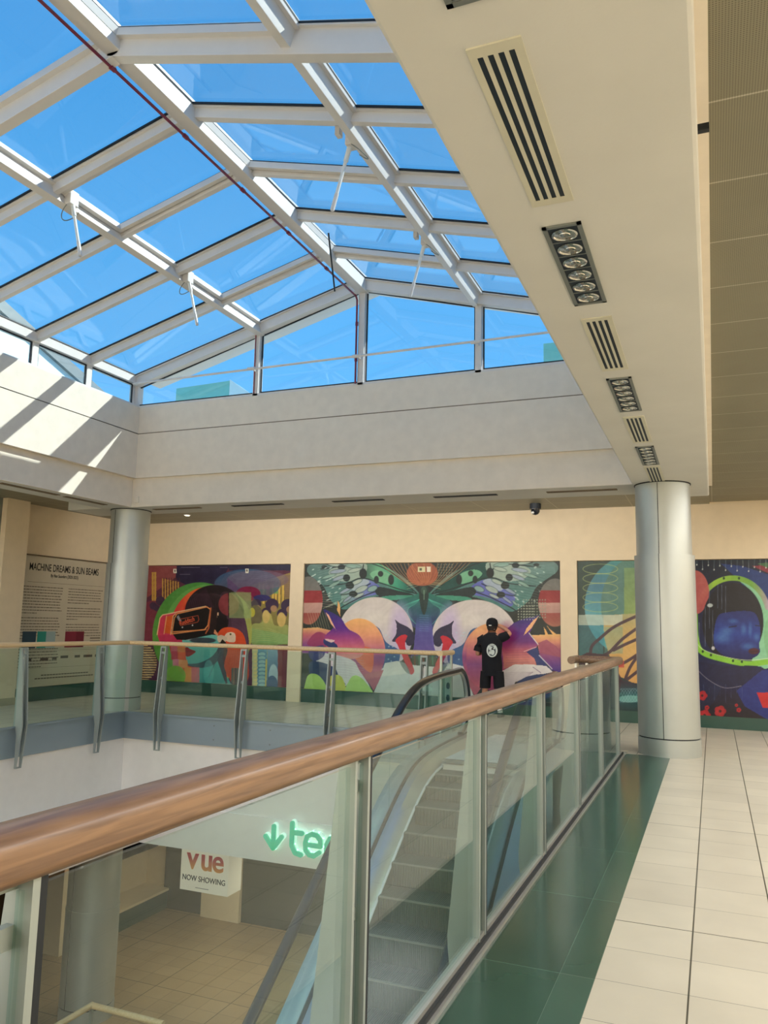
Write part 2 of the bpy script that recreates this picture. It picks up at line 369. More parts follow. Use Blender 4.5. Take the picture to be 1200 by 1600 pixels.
# ---------------------------------------------------------------- skylight
RX, RZ, EL, ER, EZ = -5.1, 7.17, -9.62, -.58, 5.96
SL = (RZ - EZ) / (RX - EL)
def zg(x): return RZ - abs(x - RX) * SL
PL, PR = -7.05, -3.15
rows = [11.2 - 1.163 * i for i in range(13)]
s = MB()
s.bar((RX, YN, RZ + .02), (RX, 11.3, RZ + .02), .17, .26)
struct(s.build('trim_ridge', M['frame'], bevel=.006), 'white ridge beam of the glass roof')
for nm, x, lb in (('trim_purlin_left', PL, 'left'), ('trim_purlin_right', PR, 'right')):
    s = MB(); up = Vector((-SL if x > RX else SL, 0, 1)) * -1 if False else Vector((SL if x > RX else -SL, 0, 1))
    s.bar((x, YN, zg(x)), (x, 11.3, zg(x)), .10, .21, up); s.bar((x, YN, zg(x) + .01), (x, 11.3, zg(x) + .01), .2, .06, up)
    struct(s.build(nm, M['frame'], bevel=.004), 'white purlin on the %s slope of the glass roof' % lb)
s = MB()
for x in (EL, ER):
    s.box(x - .09, x + .09, YN, 11.36, EZ - .14, EZ + .02); s.box(x - .12, x + .12, YN, 11.36, 5.36, 5.43)
struct(s.build('trim_eaves', M['frame'], bevel=.004), 'white eaves rails of the glass roof')
for i, y in enumerate(rows):
    big = i in (0, 5, 10); s = MB()
    for xa, sg in ((EL, 1), (ER, -1)):
        dp = .19 if i == 0 else (.27 if big else .14); wd = .12 if big else .075
        s.bar((xa, y, zg(xa)), (RX, y, zg(RX)), wd, dp, (0, 0, 1)); s.bar((xa, y, zg(xa) + .01), (RX, y, zg(RX) + .01), wd + .07, .045)
    if i == 0:
        for xa in (EL, ER): s.add([(xa, 11.3, zg(xa)), (RX, 11.3, zg(RX)), (RX, 11.92, zg(RX)), (xa, 11.92, zg(xa)), (xa, 11.3, zg(xa) + .05), (RX, 11.3, zg(RX) + .05), (RX, 11.92, zg(RX) + .05), (xa, 11.92, zg(xa) + .05)], [(0, 1, 2, 3), (4, 5, 6, 7), (0, 1, 5, 4), (1, 2, 6, 5), (2, 3, 7, 6), (3, 0, 4, 7)])  # roof overhang added to block sun coming through the gable glazing
    struct(s.build('trim_rafter', M['frame'], bevel=.004), 'white rafter pair of the glass roof')
    s = MB()
    for x in (EL, ER):
        s.box(x - .035, x + .035, y - .06, y + .06, 5.4, EZ)
    struct(s.build('trim_mullion', M['frame']), 'white mullions under the eaves')
wn = [10]
def window(quad, nrm, t=.012, sash=False, gk=.078):
    "pane from 4 corner points; dark gasket and white frame round it"
    q = [Vector(p) for p in quad]; n_ = Vector(nrm).normalized(); cen = sum(q, Vector()) / 4
    def inset(d, off):
        o_ = []
        for i in range(len(q)):
            a, b, c_ = q[i - 1], q[i], q[(i + 1) % len(q)]
            e1 = (a - b).normalized(); e2 = (c_ - b).normalized()
            sn = max(.2, e1.cross(e2).length); o_.append(b + (e1 + e2) * (d / sn) + n_ * off)
        return o_
    wn[0] += 1; g = MB(); a = inset(.03, 0); b = inset(.03, t); N = len(q)
    g.add(a + b, [tuple(range(N)), tuple(range(2 * N - 1, N - 1, -1))] + [(i, (i + 1) % N, N + (i + 1) % N, N + i) for i in range(N)])
    o = struct(g.build('window_%d' % wn[0], M['roofglass']), 'glass pane of the roof light')
    def ring(d0, d1, o0, o1, nm, mt):
        A = inset(d0, o0); B = inset(d1, o0); C_ = inset(d0, o1); D = inset(d1, o1); fs = []
        for i in range(N):
            j = (i + 1) % N
            fs += [(i, j, N + j, N + i), (2 * N + i, 3 * N + i, 3 * N + j, 2 * N + j), (i, 2 * N + i, 2 * N + j, j), (N + i, N + j, 3 * N + j, 3 * N + i)]
        MB().add(A + B + C_ + D, fs).build(nm, mt, o)
    ring(gk, gk + .02, -.02, .0, 'gasket', M['gasket'])
    if sash: ring(.06, .12, -.10, -.024, 'sash_frame', M['frame'])
    return o
for i in range(len(rows) - 1):
    y1, y0 = rows[i], rows[i + 1]
    for (xa, xb) in ((EL, PL), (PL, RX), (RX, PR), (PR, ER)):
        n_ = (-SL, 0, 1) if xb <= RX else (SL, 0, 1)
        q = [(xa, y0, zg(xa)), (xb, y0, zg(xb)), (xb, y1, zg(xb)), (xa, y1, zg(xa))]
        window(q, n_, sash=((xb == RX or xa == RX) and i % 2 == 1 and i < 9))
    q = [(EL, y0, 5.42), (EL, y1, 5.42), (EL, y1, EZ - .12), (EL, y0, EZ - .12)]
    q = [(EL, y0 + .04, 5.42), (EL, y1 - .04, 5.42), (EL, y1 - .04, EZ - .12), (EL, y0 + .04, EZ - .12)]
    window(q, (-1, 0, 0), gk=.02)
for xa, xb in ((EL, PL), (PL, RX), (RX, PR), (PR, ER)):
    q = [(xa + .04, 11.28, 5.42), (xb - .04, 11.28, 5.42), (xb - .04, 11.28, zg(xb) - .17), (xa + .04, 11.28, zg(xa) - .17)]
    window(q, (0, 1, 0), gk=.02)
for x in (EL, PL, RX, PR, ER):
    wd = .05 if x in (PL, RX, PR) else .1
    struct(MB().box(x - wd, x + wd, 11.2, 11.34, 5.37, zg(x) - .1).build('trim_gable_post', M['frame'], bevel=.004), 'white post of the gable glazing')
struct(MB().box(EL, ER, 11.2, 11.36, 5.37, 5.42).build('trim_gable_sill', M['frame']), 'white sill of the gable glazing')
# tie rod
t = MB(); t.tube([(EL + .1, 11.05, 5.79), (ER - .1, 11.05, 5.83)], .018)
for x in (PL, RX, PR): t.tube([(x, 11.05, 5.81), (x, 11.22, 5.81)], .014); t.tube([(x - .07, 11.05, 5.81), (x + .07, 11.05, 5.81)], .028)
tag(t.build('tie_rod', M['frame'], smooth=True), 'thin white tie rod crossing in front of the gable glazing', 'rod')
# red pipe on the ridge
t = MB(); t.tube([(RX - .09, YN + .1, 6.868), (RX - .09, 11.08, 6.868), (RX - .09, 11.14, 6.88), (RX - .07, 11.16, 6.8), (RX - .07, 11.17, 5.4)], .016)
rp = tag(t.build('red_pipe', M['red'], smooth=True), 'thin dark red sprinkler pipe under the ridge turning down the gable post', 'pipe')
for y in np.arange(.8, 11, 1.16):
    MB().tube([(RX - .09, y - .03, 6.868), (RX - .09, y + .03, 6.868)], .026).build('pipe_clip', M['red'], rp)
for z in (6.4, 5.8): MB().tube([(RX - .07, 11.17, z - .03), (RX - .07, 11.17, z + .03)], .024).build('pipe_clip', M['red'], rp)
t = MB(); t.tube([(PL - .02, 11.18, 6.45), (PL - .02, 11.19, 5.42)], .009)
tag(t.build('conduit', M['red']), 'thin pinkish conduit on the left gable post', 'pipe')
# window openers
acts = [((PL + .13, 6.75), 1, 'white rod window opener on the left slope, nearer of the two'), ((PL + .13, 9.05), 1, 'white rod window opener on the left slope near the gable'),
        ((PR - .13, 6.85), -1, 'white rod window opener on the right slope, nearer of the two'), ((PR - .13, 9.15), -1, 'white rod window opener on the right slope near the gable')]
for (x, y), sg, lb in acts:
    z = zg(x) - .12
    o = empty('window_opener', (x, y, z), lb, 'window opener', 'rod openers under the roof vents')
    d = Vector((.26 * sg, 0, -.97)); p = Vector((x, y, z))
    MB().box(x - .05, x + .05, y - .07, y + .07, z - .1, z + .08).build('motor_box', M['frame'], o, bevel=.01)
    MB().box(x - .1, x - .05, y - .2, y - .12, z - .06, z + .06).build('bracket', M['frame'], o)
    MB().tube([p + d * .05, p + d * .25], .026).tube([p + d * .25, p + d * .66], .018).build('rod', mat('white_tube', (225, 228, 226), .35), o, smooth=True)
    MB().tube([p + d * .6, p + d * .78], .022).tube([p + d * .78, p + d * .79], .016).build('rod_tip', M['frame'], o, smooth=True)
    pts = [(x - sg * .02 + .14 * -sg * math.sin(a), y + .05 + .1 * math.cos(a), z - .1 - .12 * math.sin(a)) for a in np.linspace(0, math.pi, 12)]
    MB().tube(pts, .006, 6).build('cable', M['grey'], o, smooth=True)
t = MB(); t.tube([(-4.75, 9.25, 6.95), (-5.0, 10.0, 6.45)], .012)
tag(t.build('black_strap', M['gasket']), 'short black cord hanging under the ridge near the gable', 'cord')

# structures on the roof outside
b = empty('roof_lantern', (-13.4, 19.4, 5.0), 'pale green glazed rooftop lantern seen through the gable glass at left', 'roof lantern')
MB().add([(-15.5, 20, 5), (-13.52, 20, 5), (-13.52, 20, 8.92), (-15.5, 20, 8.86), (-15.5, 22, 5), (-14.2, 22, 5), (-14.2, 22, 8.9), (-15.5, 22, 8.9)],
         [(0, 1, 2, 3), (4, 5, 6, 7), (0, 3, 7, 4), (3, 2, 6, 7), (0, 1, 5, 4)]).build('glazed_wall', M['palegreen'], b)
MB().add([(-13.5, 19.98, 5), (-12.5, 20.2, 5), (-12.5, 20.2, 8.25), (-13.5, 19.98, 8.95), (-13.5, 20.6, 5), (-13.5, 20.6, 8.9)],
         [(0, 1, 2, 3), (0, 3, 5, 4), (4, 5, 2, 1), (3, 2, 5), (0, 4, 1)]).build('white_side', M['palewhite'], b)
b = empty('roof_lantern', (-3.2, 20, 5.0), 'small green rooftop lantern seen through the right of the gable glass', 'roof lantern')
MB().box(-3.86, -2.6, 20, 22, 5, 8.95).build('glazed_wall', M['palegreen'], b)
b = empty('neighbour_roof', (-16, 12, 3.0), 'white pitched roof with grey bargeboard seen through the left eaves windows', 'roof')
MB().prism([(4, 3), (17.2, 3), (17.2, 7.2), (11.2, 9.3), (4, 9.3)], 'X', -19, -15.2).build('roof_body', M['palewhite'], b)
MB().bar((-15.15, 17.4, 7.35), (-15.15, 10.6, 9.75), .1, .28, (0, 0, 1)).build('bargeboard', M['grey'], b)

# ---------------------------------------------------------------- columns
def column(x, y, z0, z1, r, seam, label, r2=None, turn=-10):
    r2 = r2 or r
    o = empty('round_column', (x, y, z0), label, 'column', 'round steel-clad columns')
    MB().lathe([(r2, z0 + .23), (r2, seam)], x, y, 64).build('lower_cladding', M['steel'], o, smooth=True)
    MB().lathe([(r, seam), (r, z1 - .012)], x, y, 64).build('upper_cladding', M['steel'], o, smooth=True)
    MB().lathe([(r2 + .006, z0), (r2 + .006, z0 + .215)], x, y, 64).build('plinth', M['steel'], o, smooth=True)
    MB().lathe([(r2 - .01, z0 + .2), (r2 - .01, z0 + .24)], x, y, 48).build('joint', M['gasket'], o)
    d = Vector((EYE.x - x, EYE.y - y, 0)).normalized(); d = Matrix.Rotation(R(turn), 3, 'Z') @ d
    s_ = MB()
    for ra, za, zb in ((r2 + .0015, z0, seam), (r + .0015, seam, z1 - .02)):
        s_.tube([(x + d.x * ra, y + d.y * ra, za), (x + d.x * ra, y + d.y * ra, zb)], .004, 6)
    s_.build('vertical_seam', M['gasket'], o)
    MB().lathe([(r + .012, z1 - .014), (r + .012, z1)], x, y, 48).build('top_trim', M['gasket'], o)
    return o
column(-.58, 11.29, 0, 3.55, .355, 2.58, 'silver round column at the end of the green floor band, right of the escalator', .385)
column(-9.86, 11.62, 0, 3.57, .35, 2.58, 'silver round column behind the far left railing corner', .37, -50)
column(-9.98, 11.45, -5, -2.08, .43, -3.25, 'silver round column standing on the lower brown floor', .44, -50)

# ---------------------------------------------------------------- soffit fittings
def louvre(y0):
    o = empty('air_grille', (-.62, y0 + .55, 3.55), '', 'air grille', 'long slotted air grilles in the soffit beam')
    f_ = MB(); x0, x1, y1 = -.715, -.525, y0 + 1.1; z0, z1 = 3.543, 3.552
    f_.box(x0, x1, y0, y0 + .05, z0, z1); f_.box(x0, x1, y1 - .05, y1, z0, z1)
    xs = [x0] + [x0 + .03 + i * .037 for i in range(4)]
    edges = [x0, x0 + .026, x0 + .026 + .021, x0 + .063, x0 + .084, x0 + .1, x0 + .121, x0 + .137, x0 + .158, x1]
    for i in range(0, 10, 2): f_.box(edges[i], edges[i + 1], y0 + .05, y1 - .05, z0, z1)
    f_.build('frame', mat('cream_metal_grille', (206, 204, 186), .5), o)
    for i in range(1, 9, 2): MB().box(edges[i] - .001, edges[i + 1] + .001, y0 + .045, y1 - .045, 3.546, 3.549).build('slot', M['dark'], o)
    return o
lv_labels = ['slotted air grille in the soffit beam nearest the viewer, largest of the four', 'second slotted air grille from the viewer along the soffit beam',
             'third slotted air grille along the soffit beam', 'farthest slotted air grille beside the column head']
for y0, lb in zip((2.37, 4.94, 7.48, 9.93), lv_labels): louvre(y0)['label'] = lb
lp_labels = ['six-lamp downlight tray cut off by the top edge of the picture', 'nearest fully visible six-lamp downlight tray in the soffit beam', 'middle six-lamp downlight tray in the soffit beam',
             'farthest six-lamp downlight tray in the soffit beam']
for y0, lb in zip((1.15, 3.68, 6.25, 8.78), lp_labels):
    o = empty('downlight_tray', (-.62, y0 + .5, 3.55), lb, 'light fitting', 'six-lamp trays in the soffit beam')
    x0, x1, y1 = -.715, -.525, y0 + 1.02
    f_ = MB(); f_.box(x0, x0 + .022, y0, y1, 3.54, 3.552); f_.box(x1 - .022, x1, y0, y1, 3.54, 3.552); f_.box(x0, x1, y0, y0 + .02, 3.54, 3.552); f_.box(x0, x1, y1 - .02, y1, 3.54, 3.552)
    f_.build('frame', M['grey'], o); MB().box(x0 + .02, x1 - .02, y0 + .02, y1 - .02, 3.546, 3.549).build('tray', M['dark'], o)
    for k_ in range(6):
        yy = y0 + .02 + .98 * (k_ + .5) / 6
        MB().lathe([(.062, 3.546), (.064, 3.541), (.055, 3.5385), (.052, 3.543), (.03, 3.540), (.028, 3.536), (.012, 3.534)][::-1], -.62, yy, 24).build('lamp', M['lampglass'], o, smooth=True)
        MB().box(x0 + .02, x1 - .02, yy + .075, yy + .08, 3.542, 3.548).build('divider', M['grey'], o)
# linear grilles in the plaster ring
for i, (xa, xb, lb) in enumerate(((-9.3, -8.3, 'faint grey linear grille in the far ceiling band beside the left column'), (-7.63, -6.64, 'left one of the three dark linear grilles in the far ceiling band'),
                     (-5.7, -4.8, 'middle one of the three dark linear grilles in the far ceiling band'), (-3.95, -2.95, 'right one of the three dark linear grilles in the far ceiling band'), (-2.2, -1.2, 'pale linear grille in the far ceiling band next to the right column'))):
    o = MB().box(xa, xb, 11.52, 11.62, 3.56, 3.572).build('linear_grille', M['gasket'] if i in (1, 2, 3) else M['groove'])
    tag(o, lb, 'air grille', 'linear grilles in the ceiling band')
for ya, yb, lb in ((8.6, 9.75, 'grey linear grille in the left ceiling band by the picture edge'), (9.9, 10.85, 'grey linear grille in the left ceiling band nearer the column')):
    tag(MB().box(-9.83, -9.73, ya, yb, 3.56, 3.572).build('linear_grille', M['groove']), lb, 'air grille', 'linear grilles in the ceiling band')
for x, y, lb in ((-12.0 + .35, 12.0, 'small lit ceiling downlight above the text panel'), (-10.0, 13.5, 'small lit ceiling downlight right of the left column')):
    o = empty('downlight', (x, y, 3.75), lb, 'light fitting', 'small round ceiling downlights')
    MB().lathe([(.07, 3.738), (.07, 3.752)], x, y, 24).build('rim', M['frame'], o); MB().lathe([(.05, 3.734), (.05, 3.74)], x, y, 24).build('lens', emit_mat('lit_lens', (255, 240, 215), 3), o)
o = empty('dome_camera', (-2.83, 13.8, 3.75), 'black dome security camera on the ceiling above the man', 'security camera')
MB().lathe([(.1, 3.66), (.1, 3.75)], -2.83, 13.8, 32).build('mount', M['gasket'], o, smooth=True)
MB().lathe([(.01, 3.55), (.05, 3.565), (.075, 3.6), (.08, 3.66)], -2.83, 13.8, 32).build('dome', mat('dark_dome', (24, 28, 36), .1), o, smooth=True)
MB().lathe([(.02, 3.568), (.028, 3.58), (.02, 3.6)], -2.86, 13.72, 12).build('lens', M['white'], o)
tag(MB().box(-9.46, -9.38, 11.21, 11.24, 3.64, 3.76).build('wall_sensor', M['cream'], bevel=.006), 'small cream sensor box low in the corner of the opening wall', 'sensor')
o = tag(MB().box(.0, .055, 3.24, 3.265, 3.62, 3.65).build('beam_clip', M['gasket']), 'small black clip on the right edge of the soffit beam', 'clip')

# ---------------------------------------------------------------- railings
def blade_poly():      # distance from the glass line towards the void, height
    return [(-.024, 1.15), (.035, 1.15), (.142, .06), (.14, .0), (.08, -.56), (.05, -.56), (.045, -.1), (.012, .02), (-.024, .02)]
def post(root, x, y, d):
    "twin-blade baluster; d = unit vector pointing into the void"
    dx, dy = d; ins = dx or dy; hs = .055 if dx and x > -2 else .045
    def bx(b_, i0, i1, a0, a1, z0, z1):       # i = into the void, a = along the railing
        i0, i1 = sorted((i0 * ins, i1 * ins))
        return b_.box(x + i0, x + i1, y + a0, y + a1, z0, z1) if dx else b_.box(x + a0, x + a1, y + i0, y + i1, z0, z1)
    po = None
    for s_ in (-1, 1):
        b_ = MB(); w_ = .009
        if dx: b_.prism([(x + dx * q, z) for q, z in blade_poly()], 'Y', y + s_ * hs - w_, y + s_ * hs + w_)
        else: b_.prism([(y + dy * q, z) for q, z in blade_poly()], 'X', x + s_ * hs - w_, x + s_ * hs + w_)
        if po is None: po = b_.build('post', M['post'], root)
        else: b_.build('blade', M['post'], po)
    for z in (.2, .62, 1.04): bx(MB(), .012, .03, -hs + w_, hs - w_, z - .02, z + .02).build('spacer', M['post'], po)
    bx(MB(), .012, .03, -hs + w_, hs - w_, 1.12, 1.15).build('top_plate', M['post'], po)
    bx(MB(), .05, .08, -hs + w_, hs - w_, -.56, -.545).build('end_plate', M['post'], po)
    if x > -2: bx(MB(), -.024, .01, hs + .009, hs + .026, .02, 1.14).build('gasket', M['gasket'], po)
    return po
def rrect(cx_, cz, a, b, n=20, p=2.6):
    return [(cx_ + a * math.copysign(abs(math.cos(t)) ** (2 / p), math.cos(t)), cz + b * math.copysign(abs(math.sin(t)) ** (2 / p), math.sin(t))) for t in [2 * math.pi * i / n for i in range(n)]]
GX = -1.15
near = empty('glass_railing', (GX, 4, 0), 'long near glass railing with brown wooden handrail beside the green floor band', 'railing')
hr = MB(); ys = [-2.6, 10.78]
hr.sweep([[(x, y, z) for x, z in rrect(GX, 1.19, .058, .052)] for y in (-2.6, 2, 6, 10.80)])
# return towards the escalator and down the other side
hr.sweep([[(x, y, z) for y, z in rrect(10.80, 1.19, .05, .05)] for x in (GX, -1.69)])
hr.tube([(-1.69, 10.85, 1.19), (-1.69, 10.42, 1.19)], .05, 16)
hr.build('handrail', M['wood'], near, smooth=True)
py = [1.09, 2.58, 4.13, 5.72, 7.32, 8.9, 10.5]
for y in py: post(near, GX, y, (-1, 0))
edges = [-2.6] + py + [10.8]
for a, b in zip(edges[:-1], edges[1:]):
    MB().box(GX - .006, GX + .006, a + .038, b - .038, .065, 1.12).build('glass_panel', M['glass'], near)
for a, b in ((-1.66, -1.2),): MB().box(a, b, 10.794, 10.806, .065, 1.12).build('glass_panel', M['glass'], near)
for x in (-1.69, -1.55): MB().box(x - .015, x + .015, 10.77, 10.83, 0, 1.15).build('end_post', M['chrome'], near)
b_ = MB(); b_.box(GX - .02, GX + .02, -2.6, 10.8, .045, .065); b_.box(-1.7, GX, 10.78, 10.82, .045, .065); b_.build('glass_channel', M['chrome'], near)
b_ = MB(); b_.box(GX - .03, GX + .035, -2.6, 10.84, -.02, .045); b_.build('kerb', M['gasket'], near)
b_ = MB(); b_.box(GX + .035, GX + .05, -2.6, 10.86, -.01, .02); b_.build('floor_strip', M['chrome'], near)

far = empty('glass_railing', (-6.5, 11.25, 0), 'far glass railing with pale wooden handrail around the opening, in front of the murals', 'railing')
GL, GY = -9.37, 11.22
hr = MB(); hr.sweep([[(x, y, z) for x, z in rrect(GL, 1.19, .045, .035)] for y in (YN, 4, GY)])
hr.sweep([[(x, y, z) for y, z in rrect(GY, 1.19, .045, .035)] for x in (GL, -6, -3.66)])
hr.sweep([[(x, y, z) for x, z in rrect(-3.70, 1.19, .05, .038)] for y in (GY - .05, 11.75)])
hr.build('handrail', M['wood2'], far, smooth=True)
fx = [-8.62, -7.04, -5.46, -3.95]; ly = [10.5, 8.92, 7.34, 5.76, 4.18, 2.6]
for x in fx: post(far, x, GY, (0, -1))
for y in ly: post(far, GL, y, (1, 0))
e_ = [GL + .03] + fx + [-3.64]
for a, b in zip(e_[:-1], e_[1:]): MB().box(a + .038, b - .038, GY - .006, GY + .006, .03, 1.14).build('glass_panel', M['glass'], far)
e_ = [GY] + ly + [1.0]
for a, b in zip(e_[:-1], e_[1:]): MB().box(GL - .006, GL + .006, b + .038, a - .038, .03, 1.14).build('glass_panel', M['glass'], far)
MB().box(-3.706, -3.694, GY + .05, 11.73, .03, 1.14).build('glass_panel', M['glass'], far)
for y in (GY + .02, 11.73): MB().box(-3.715, -3.685, y - .02, y + .02, 0, 1.16).build('end_post', M['chrome'], far)
MB().box(GL - .02, -3.68, GY - .02, GY + .02, .0, .03).box(GL - .02, GL + .02, 1, GY, .0, .03).build('glass_channel', M['fascia'], far)

o = empty('low_railing', (-8.3, 9.5, -5), 'pale wooden handrail of the lower storey at the bottom left', 'railing')
hr = MB(); zr = -3.6
A_, B_, C_ = (-9.35, 9.2, zr), (-8.0, 9.25, zr), (-6.85, 8.9, zr)
hr.tube([(-7.99, 7.2, zr), (-7.97, 9.27, zr)], .04, 12); hr.tube([(-7.97, 9.25, zr), (-6.78, 9.24, zr)], .04, 12)
hr.build('handrail', M['wood2'], o, smooth=True)
for p in ((-7.97, 9.25), (-6.85, 9.24), (-7.99, 7.4)): MB().box(p[0] - .02, p[0] + .02, p[1] - .02, p[1] + .02, -5, zr).build('post', M['post'], o)

# ---------------------------------------------------------------- escalator
def soft(s_, w_): return (s_ + math.sqrt(s_ * s_ + w_ * w_)) / 2
YK = 8.85
def path(y):
    p_ = -.70 * soft(-(y - YK), .55) + .70 * soft(-20, .55)
    return -5 + soft(p_ + 5, .5)
XGL, XGR, SKL, SKR = -3.27, -1.95, -3.06, -2.16
esc = empty('escalator', (-2.61, 5, -5), 'escalator descending towards the viewer between the glass railings', 'escalator')
Ys = list(np.arange(-.6, 11.31, .15))
for side, (xg, sk) in (('l', (XGL, SKL)), ('r', (XGR, SKR))):
    sg = 1 if sk > xg else -1
    def sec(pts): return [[(x, y, path(y) + dz) for x, dz in pts] for y in Ys]
    lo = -.25
    MB().sweep(sec([(xg + sg * .02, .11), (xg + sg * .1, .10), (sk - sg * .012, -.0), (sk - sg * .012, -.03), (xg + sg * .02, -.03)])).build('inner_deck', M['brushed'], esc, smooth=True)
    MB().sweep(sec([(sk - sg * .014, .004), (sk + sg * .006, -.002), (sk + sg * .006, -.018), (sk - sg * .014, -.018)])).build('skirt_brush', mat('white_strip', (240, 240, 240), .3), esc)
    MB().sweep(sec([(sk - sg * .012, -.02), (sk, -.02), (sk, -.35), (sk - sg * .012, -.35)])).build('skirt_panel', M['grey'], esc)
    MB().sweep(sec([(xg - sg * .02, .11), (xg - sg * .21, .09), (xg - sg * .21, .02), (xg - sg * .02, .02)])).build('outer_deck', mat('pale_steel', (190, 206, 214), .35, .5), esc)
    MB().sweep(sec([(xg - sg * .19, .03), (xg - sg * .20, .03), (xg - sg * .20, -.95), (xg - sg * .19, -.95)])).build('side_cladding', M['white'], esc)
    MB().sweep(sec([(xg - .02, .118), (xg + .02, .118), (xg + .02, .0), (xg - .02, .0)])).build('glass_gasket', M['gasket'], esc)
    # deck end cap
    MB().box(min(xg - sg * .21, sk), max(xg - sg * .21, sk), 11.3, 11.34, -.02, .10).build('deck_end', M['brushed'], esc)
    # handrail
    line = [(y, path(y) + 1.0) for y in np.arange(-.1, 10.65, .12)]
    arc = [(10.68 + .46 * math.sin(a), .55 + .45 * math.cos(a)) for a in np.linspace(.15, 2.85, 18)]
    ln = line + arc
    secs = []
    for i, (y, z) in enumerate(ln):
        a = ln[max(0, i - 1)]; b = ln[min(len(ln) - 1, i + 1)]; t_ = Vector((b[0] - a[0], b[1] - a[1])).normalized(); n_ = Vector((-t_.y, t_.x))
        secs.append([(xg + u, y + n_.x * v, z + n_.y * v) for u, v in rrect(0, 0, .045, .03, 14, 3)])
    MB().sweep(secs).build('handrail', M['black'], esc, smooth=True)
    secs = []
    for i, (y, z) in enumerate(ln):
        a = ln[max(0, i - 1)]; b = ln[min(len(ln) - 1, i + 1)]; t_ = Vector((b[0] - a[0], b[1] - a[1])).normalized(); n_ = Vector((-t_.y, t_.x))
        secs.append([(xg + u, y + n_.x * (v - .042), z + n_.y * (v - .042)) for u, v in ((-.02, -.012), (.02, -.012), (.02, .012), (-.02, .012))])
    MB().sweep(secs).build('handrail_guide', M['chrome'], esc)
    # glass: strips between deck and handrail
    cut = [-.1, 1.3, 2.7, 4.1, 5.5, 6.9, 8.2, 9.6]
    for a, b in zip(cut[:-1], cut[1:]):
        yy = list(np.linspace(a + .004, b - .004, 10)); 
        poly = [(y, path(y) + .1) for y in yy] + [(y - .0, path(y) + .97) for y in reversed(yy)]
        g_ = MB(); n = len(yy)
        vv = [(xg - .005, y, path(y) + .1) for y in yy] + [(xg - .005, y, path(y) + .965) for y in yy] + [(xg + .005, y, path(y) + .1) for y in yy] + [(xg + .005, y, path(y) + .965) for y in yy]
        ff = []
        for i in range(n - 1):
            ff += [(i, i + 1, n + i + 1, n + i), (2 * n + i, 3 * n + i, 3 * n + i + 1, 2 * n + i + 1), (i, 2 * n + i, 2 * n + i + 1, i + 1), (n + i, n + i + 1, 3 * n + i + 1, 3 * n + i)]
        ff += [(0, n, 3 * n, 2 * n), (n - 1, 3 * n - 1, 4 * n - 1, 2 * n - 1)]
        g_.add(vv, ff).build('glass_panel', M['glass'], esc)
    poly = [(9.61, .08), (10.75, .08)] + [(10.66 + .43 * math.sin(a), .55 + .42 * math.cos(a)) for a in np.linspace(2.75, .1, 18)] + [(9.61, .965)]
    MB().prism(poly, 'X', xg - .005, xg + .005).build('glass_panel', M['glass'], esc)
# steps
step_m = mat('ribbed_grey_step', (104, 110, 102), .5, .2)
n_ = step_m.node_tree.nodes; l_ = step_m.node_tree.links
gg = n_.new('ShaderNodeNewGeometry'); sx_ = n_.new('ShaderNodeSeparateXYZ'); mth = n_.new('ShaderNodeMath'); mth.operation = 'SINE'; ml = n_.new('ShaderNodeMath'); ml.operation = 'MULTIPLY'; ml.inputs[1].default_value = 2 * math.pi / .018
l_.new(gg.outputs['Position'], sx_.inputs[0]); l_.new(sx_.outputs['X'], ml.inputs[0]); l_.new(ml.outputs[0], mth.inputs[0])
bp_ = n_.new('ShaderNodeBump'); bp_.inputs['Strength'].default_value = .8; bp_.inputs['Distance'].default_value = .006; l_.new(mth.outputs[0], bp_.inputs['Height']); l_.new(bp_.outputs[0], n_['Principled BSDF'].inputs['Normal'])
edge_m = mat('nosing_highlight_edge', (148, 150, 140), .4, .3)  # nosing highlight put into the colour as a lighter strip
for i in range(27):
    y = 9.10 - .334 * i; z = path(y + .08) - .02
    if y < .3: break
    r_ = path(y + .08) - path(y + .08 - .334)
    prof = [(y, z), (y + .345, z), (y + .345, z - .04), (y + .03, z - .04), (y + .03, z - .12), (y + .05, z - .30), (y + .02, z - .30), (y + .0, z - .12), (y - .006, z - .04), (y - .008, z - .01)]
    st_ = MB().prism(prof, 'X', SKL + .006, SKR - .006).build('step', step_m, esc)
    MB().box(SKL + .01, SKR - .01, y - .011, y + .012, z - .012, z + .002).build('step_edge', edge_m, st_)
MB().box(SKL, SKR, 9.43, 11.9, -.03, .004).build('landing_plate', mat('bright_landing_plate', (246, 246, 242), .5, 0), esc)  # white colour stands in for light reflected off the metal plate
MB().box(SKL, SKR, 9.36, 9.44, -.03, .008).build('comb_plate', M['grey'], esc)
MB().box(XGL - .2, XGR + .2, 9.4, 11.3, -.9, -.05).build('truss_end', M['white'], esc)

# safety notice standing behind the end of the far railing
NY = 11.86
o = empty('safety_notice', (-3.84, NY, 0), 'white escalator safety notice with blue circles standing behind the left newel', 'notice')
MB().box(-3.945, -3.845, NY, NY + .006, .18, .82).build('text_sheet', mat('grey_notice', (170, 184, 178), .5), o)
MB().box(-3.842, -3.745, NY, NY + .006, .18, .82).build('picture_sheet', mat('white_notice', (232, 240, 240), .5), o)
MB().box(-3.95, -3.74, NY + .007, NY + .02, .02, .83).build('back_board', M['steel'], o); MB().box(-3.98, -3.71, NY - .08, NY + .12, 0, .02).build('base', M['grey'], o)
for z in (.68, .50, .32):
    b_ = MB(); b_.prism([(-3.79 + .03 * math.cos(t), z + .05 * math.sin(t)) for t in np.linspace(0, 2 * math.pi, 21)[:-1]], 'Y', NY - .003, NY - .0005); b_.build('blue_sign', mat('notice_blue', (28, 70, 110), .5), o)
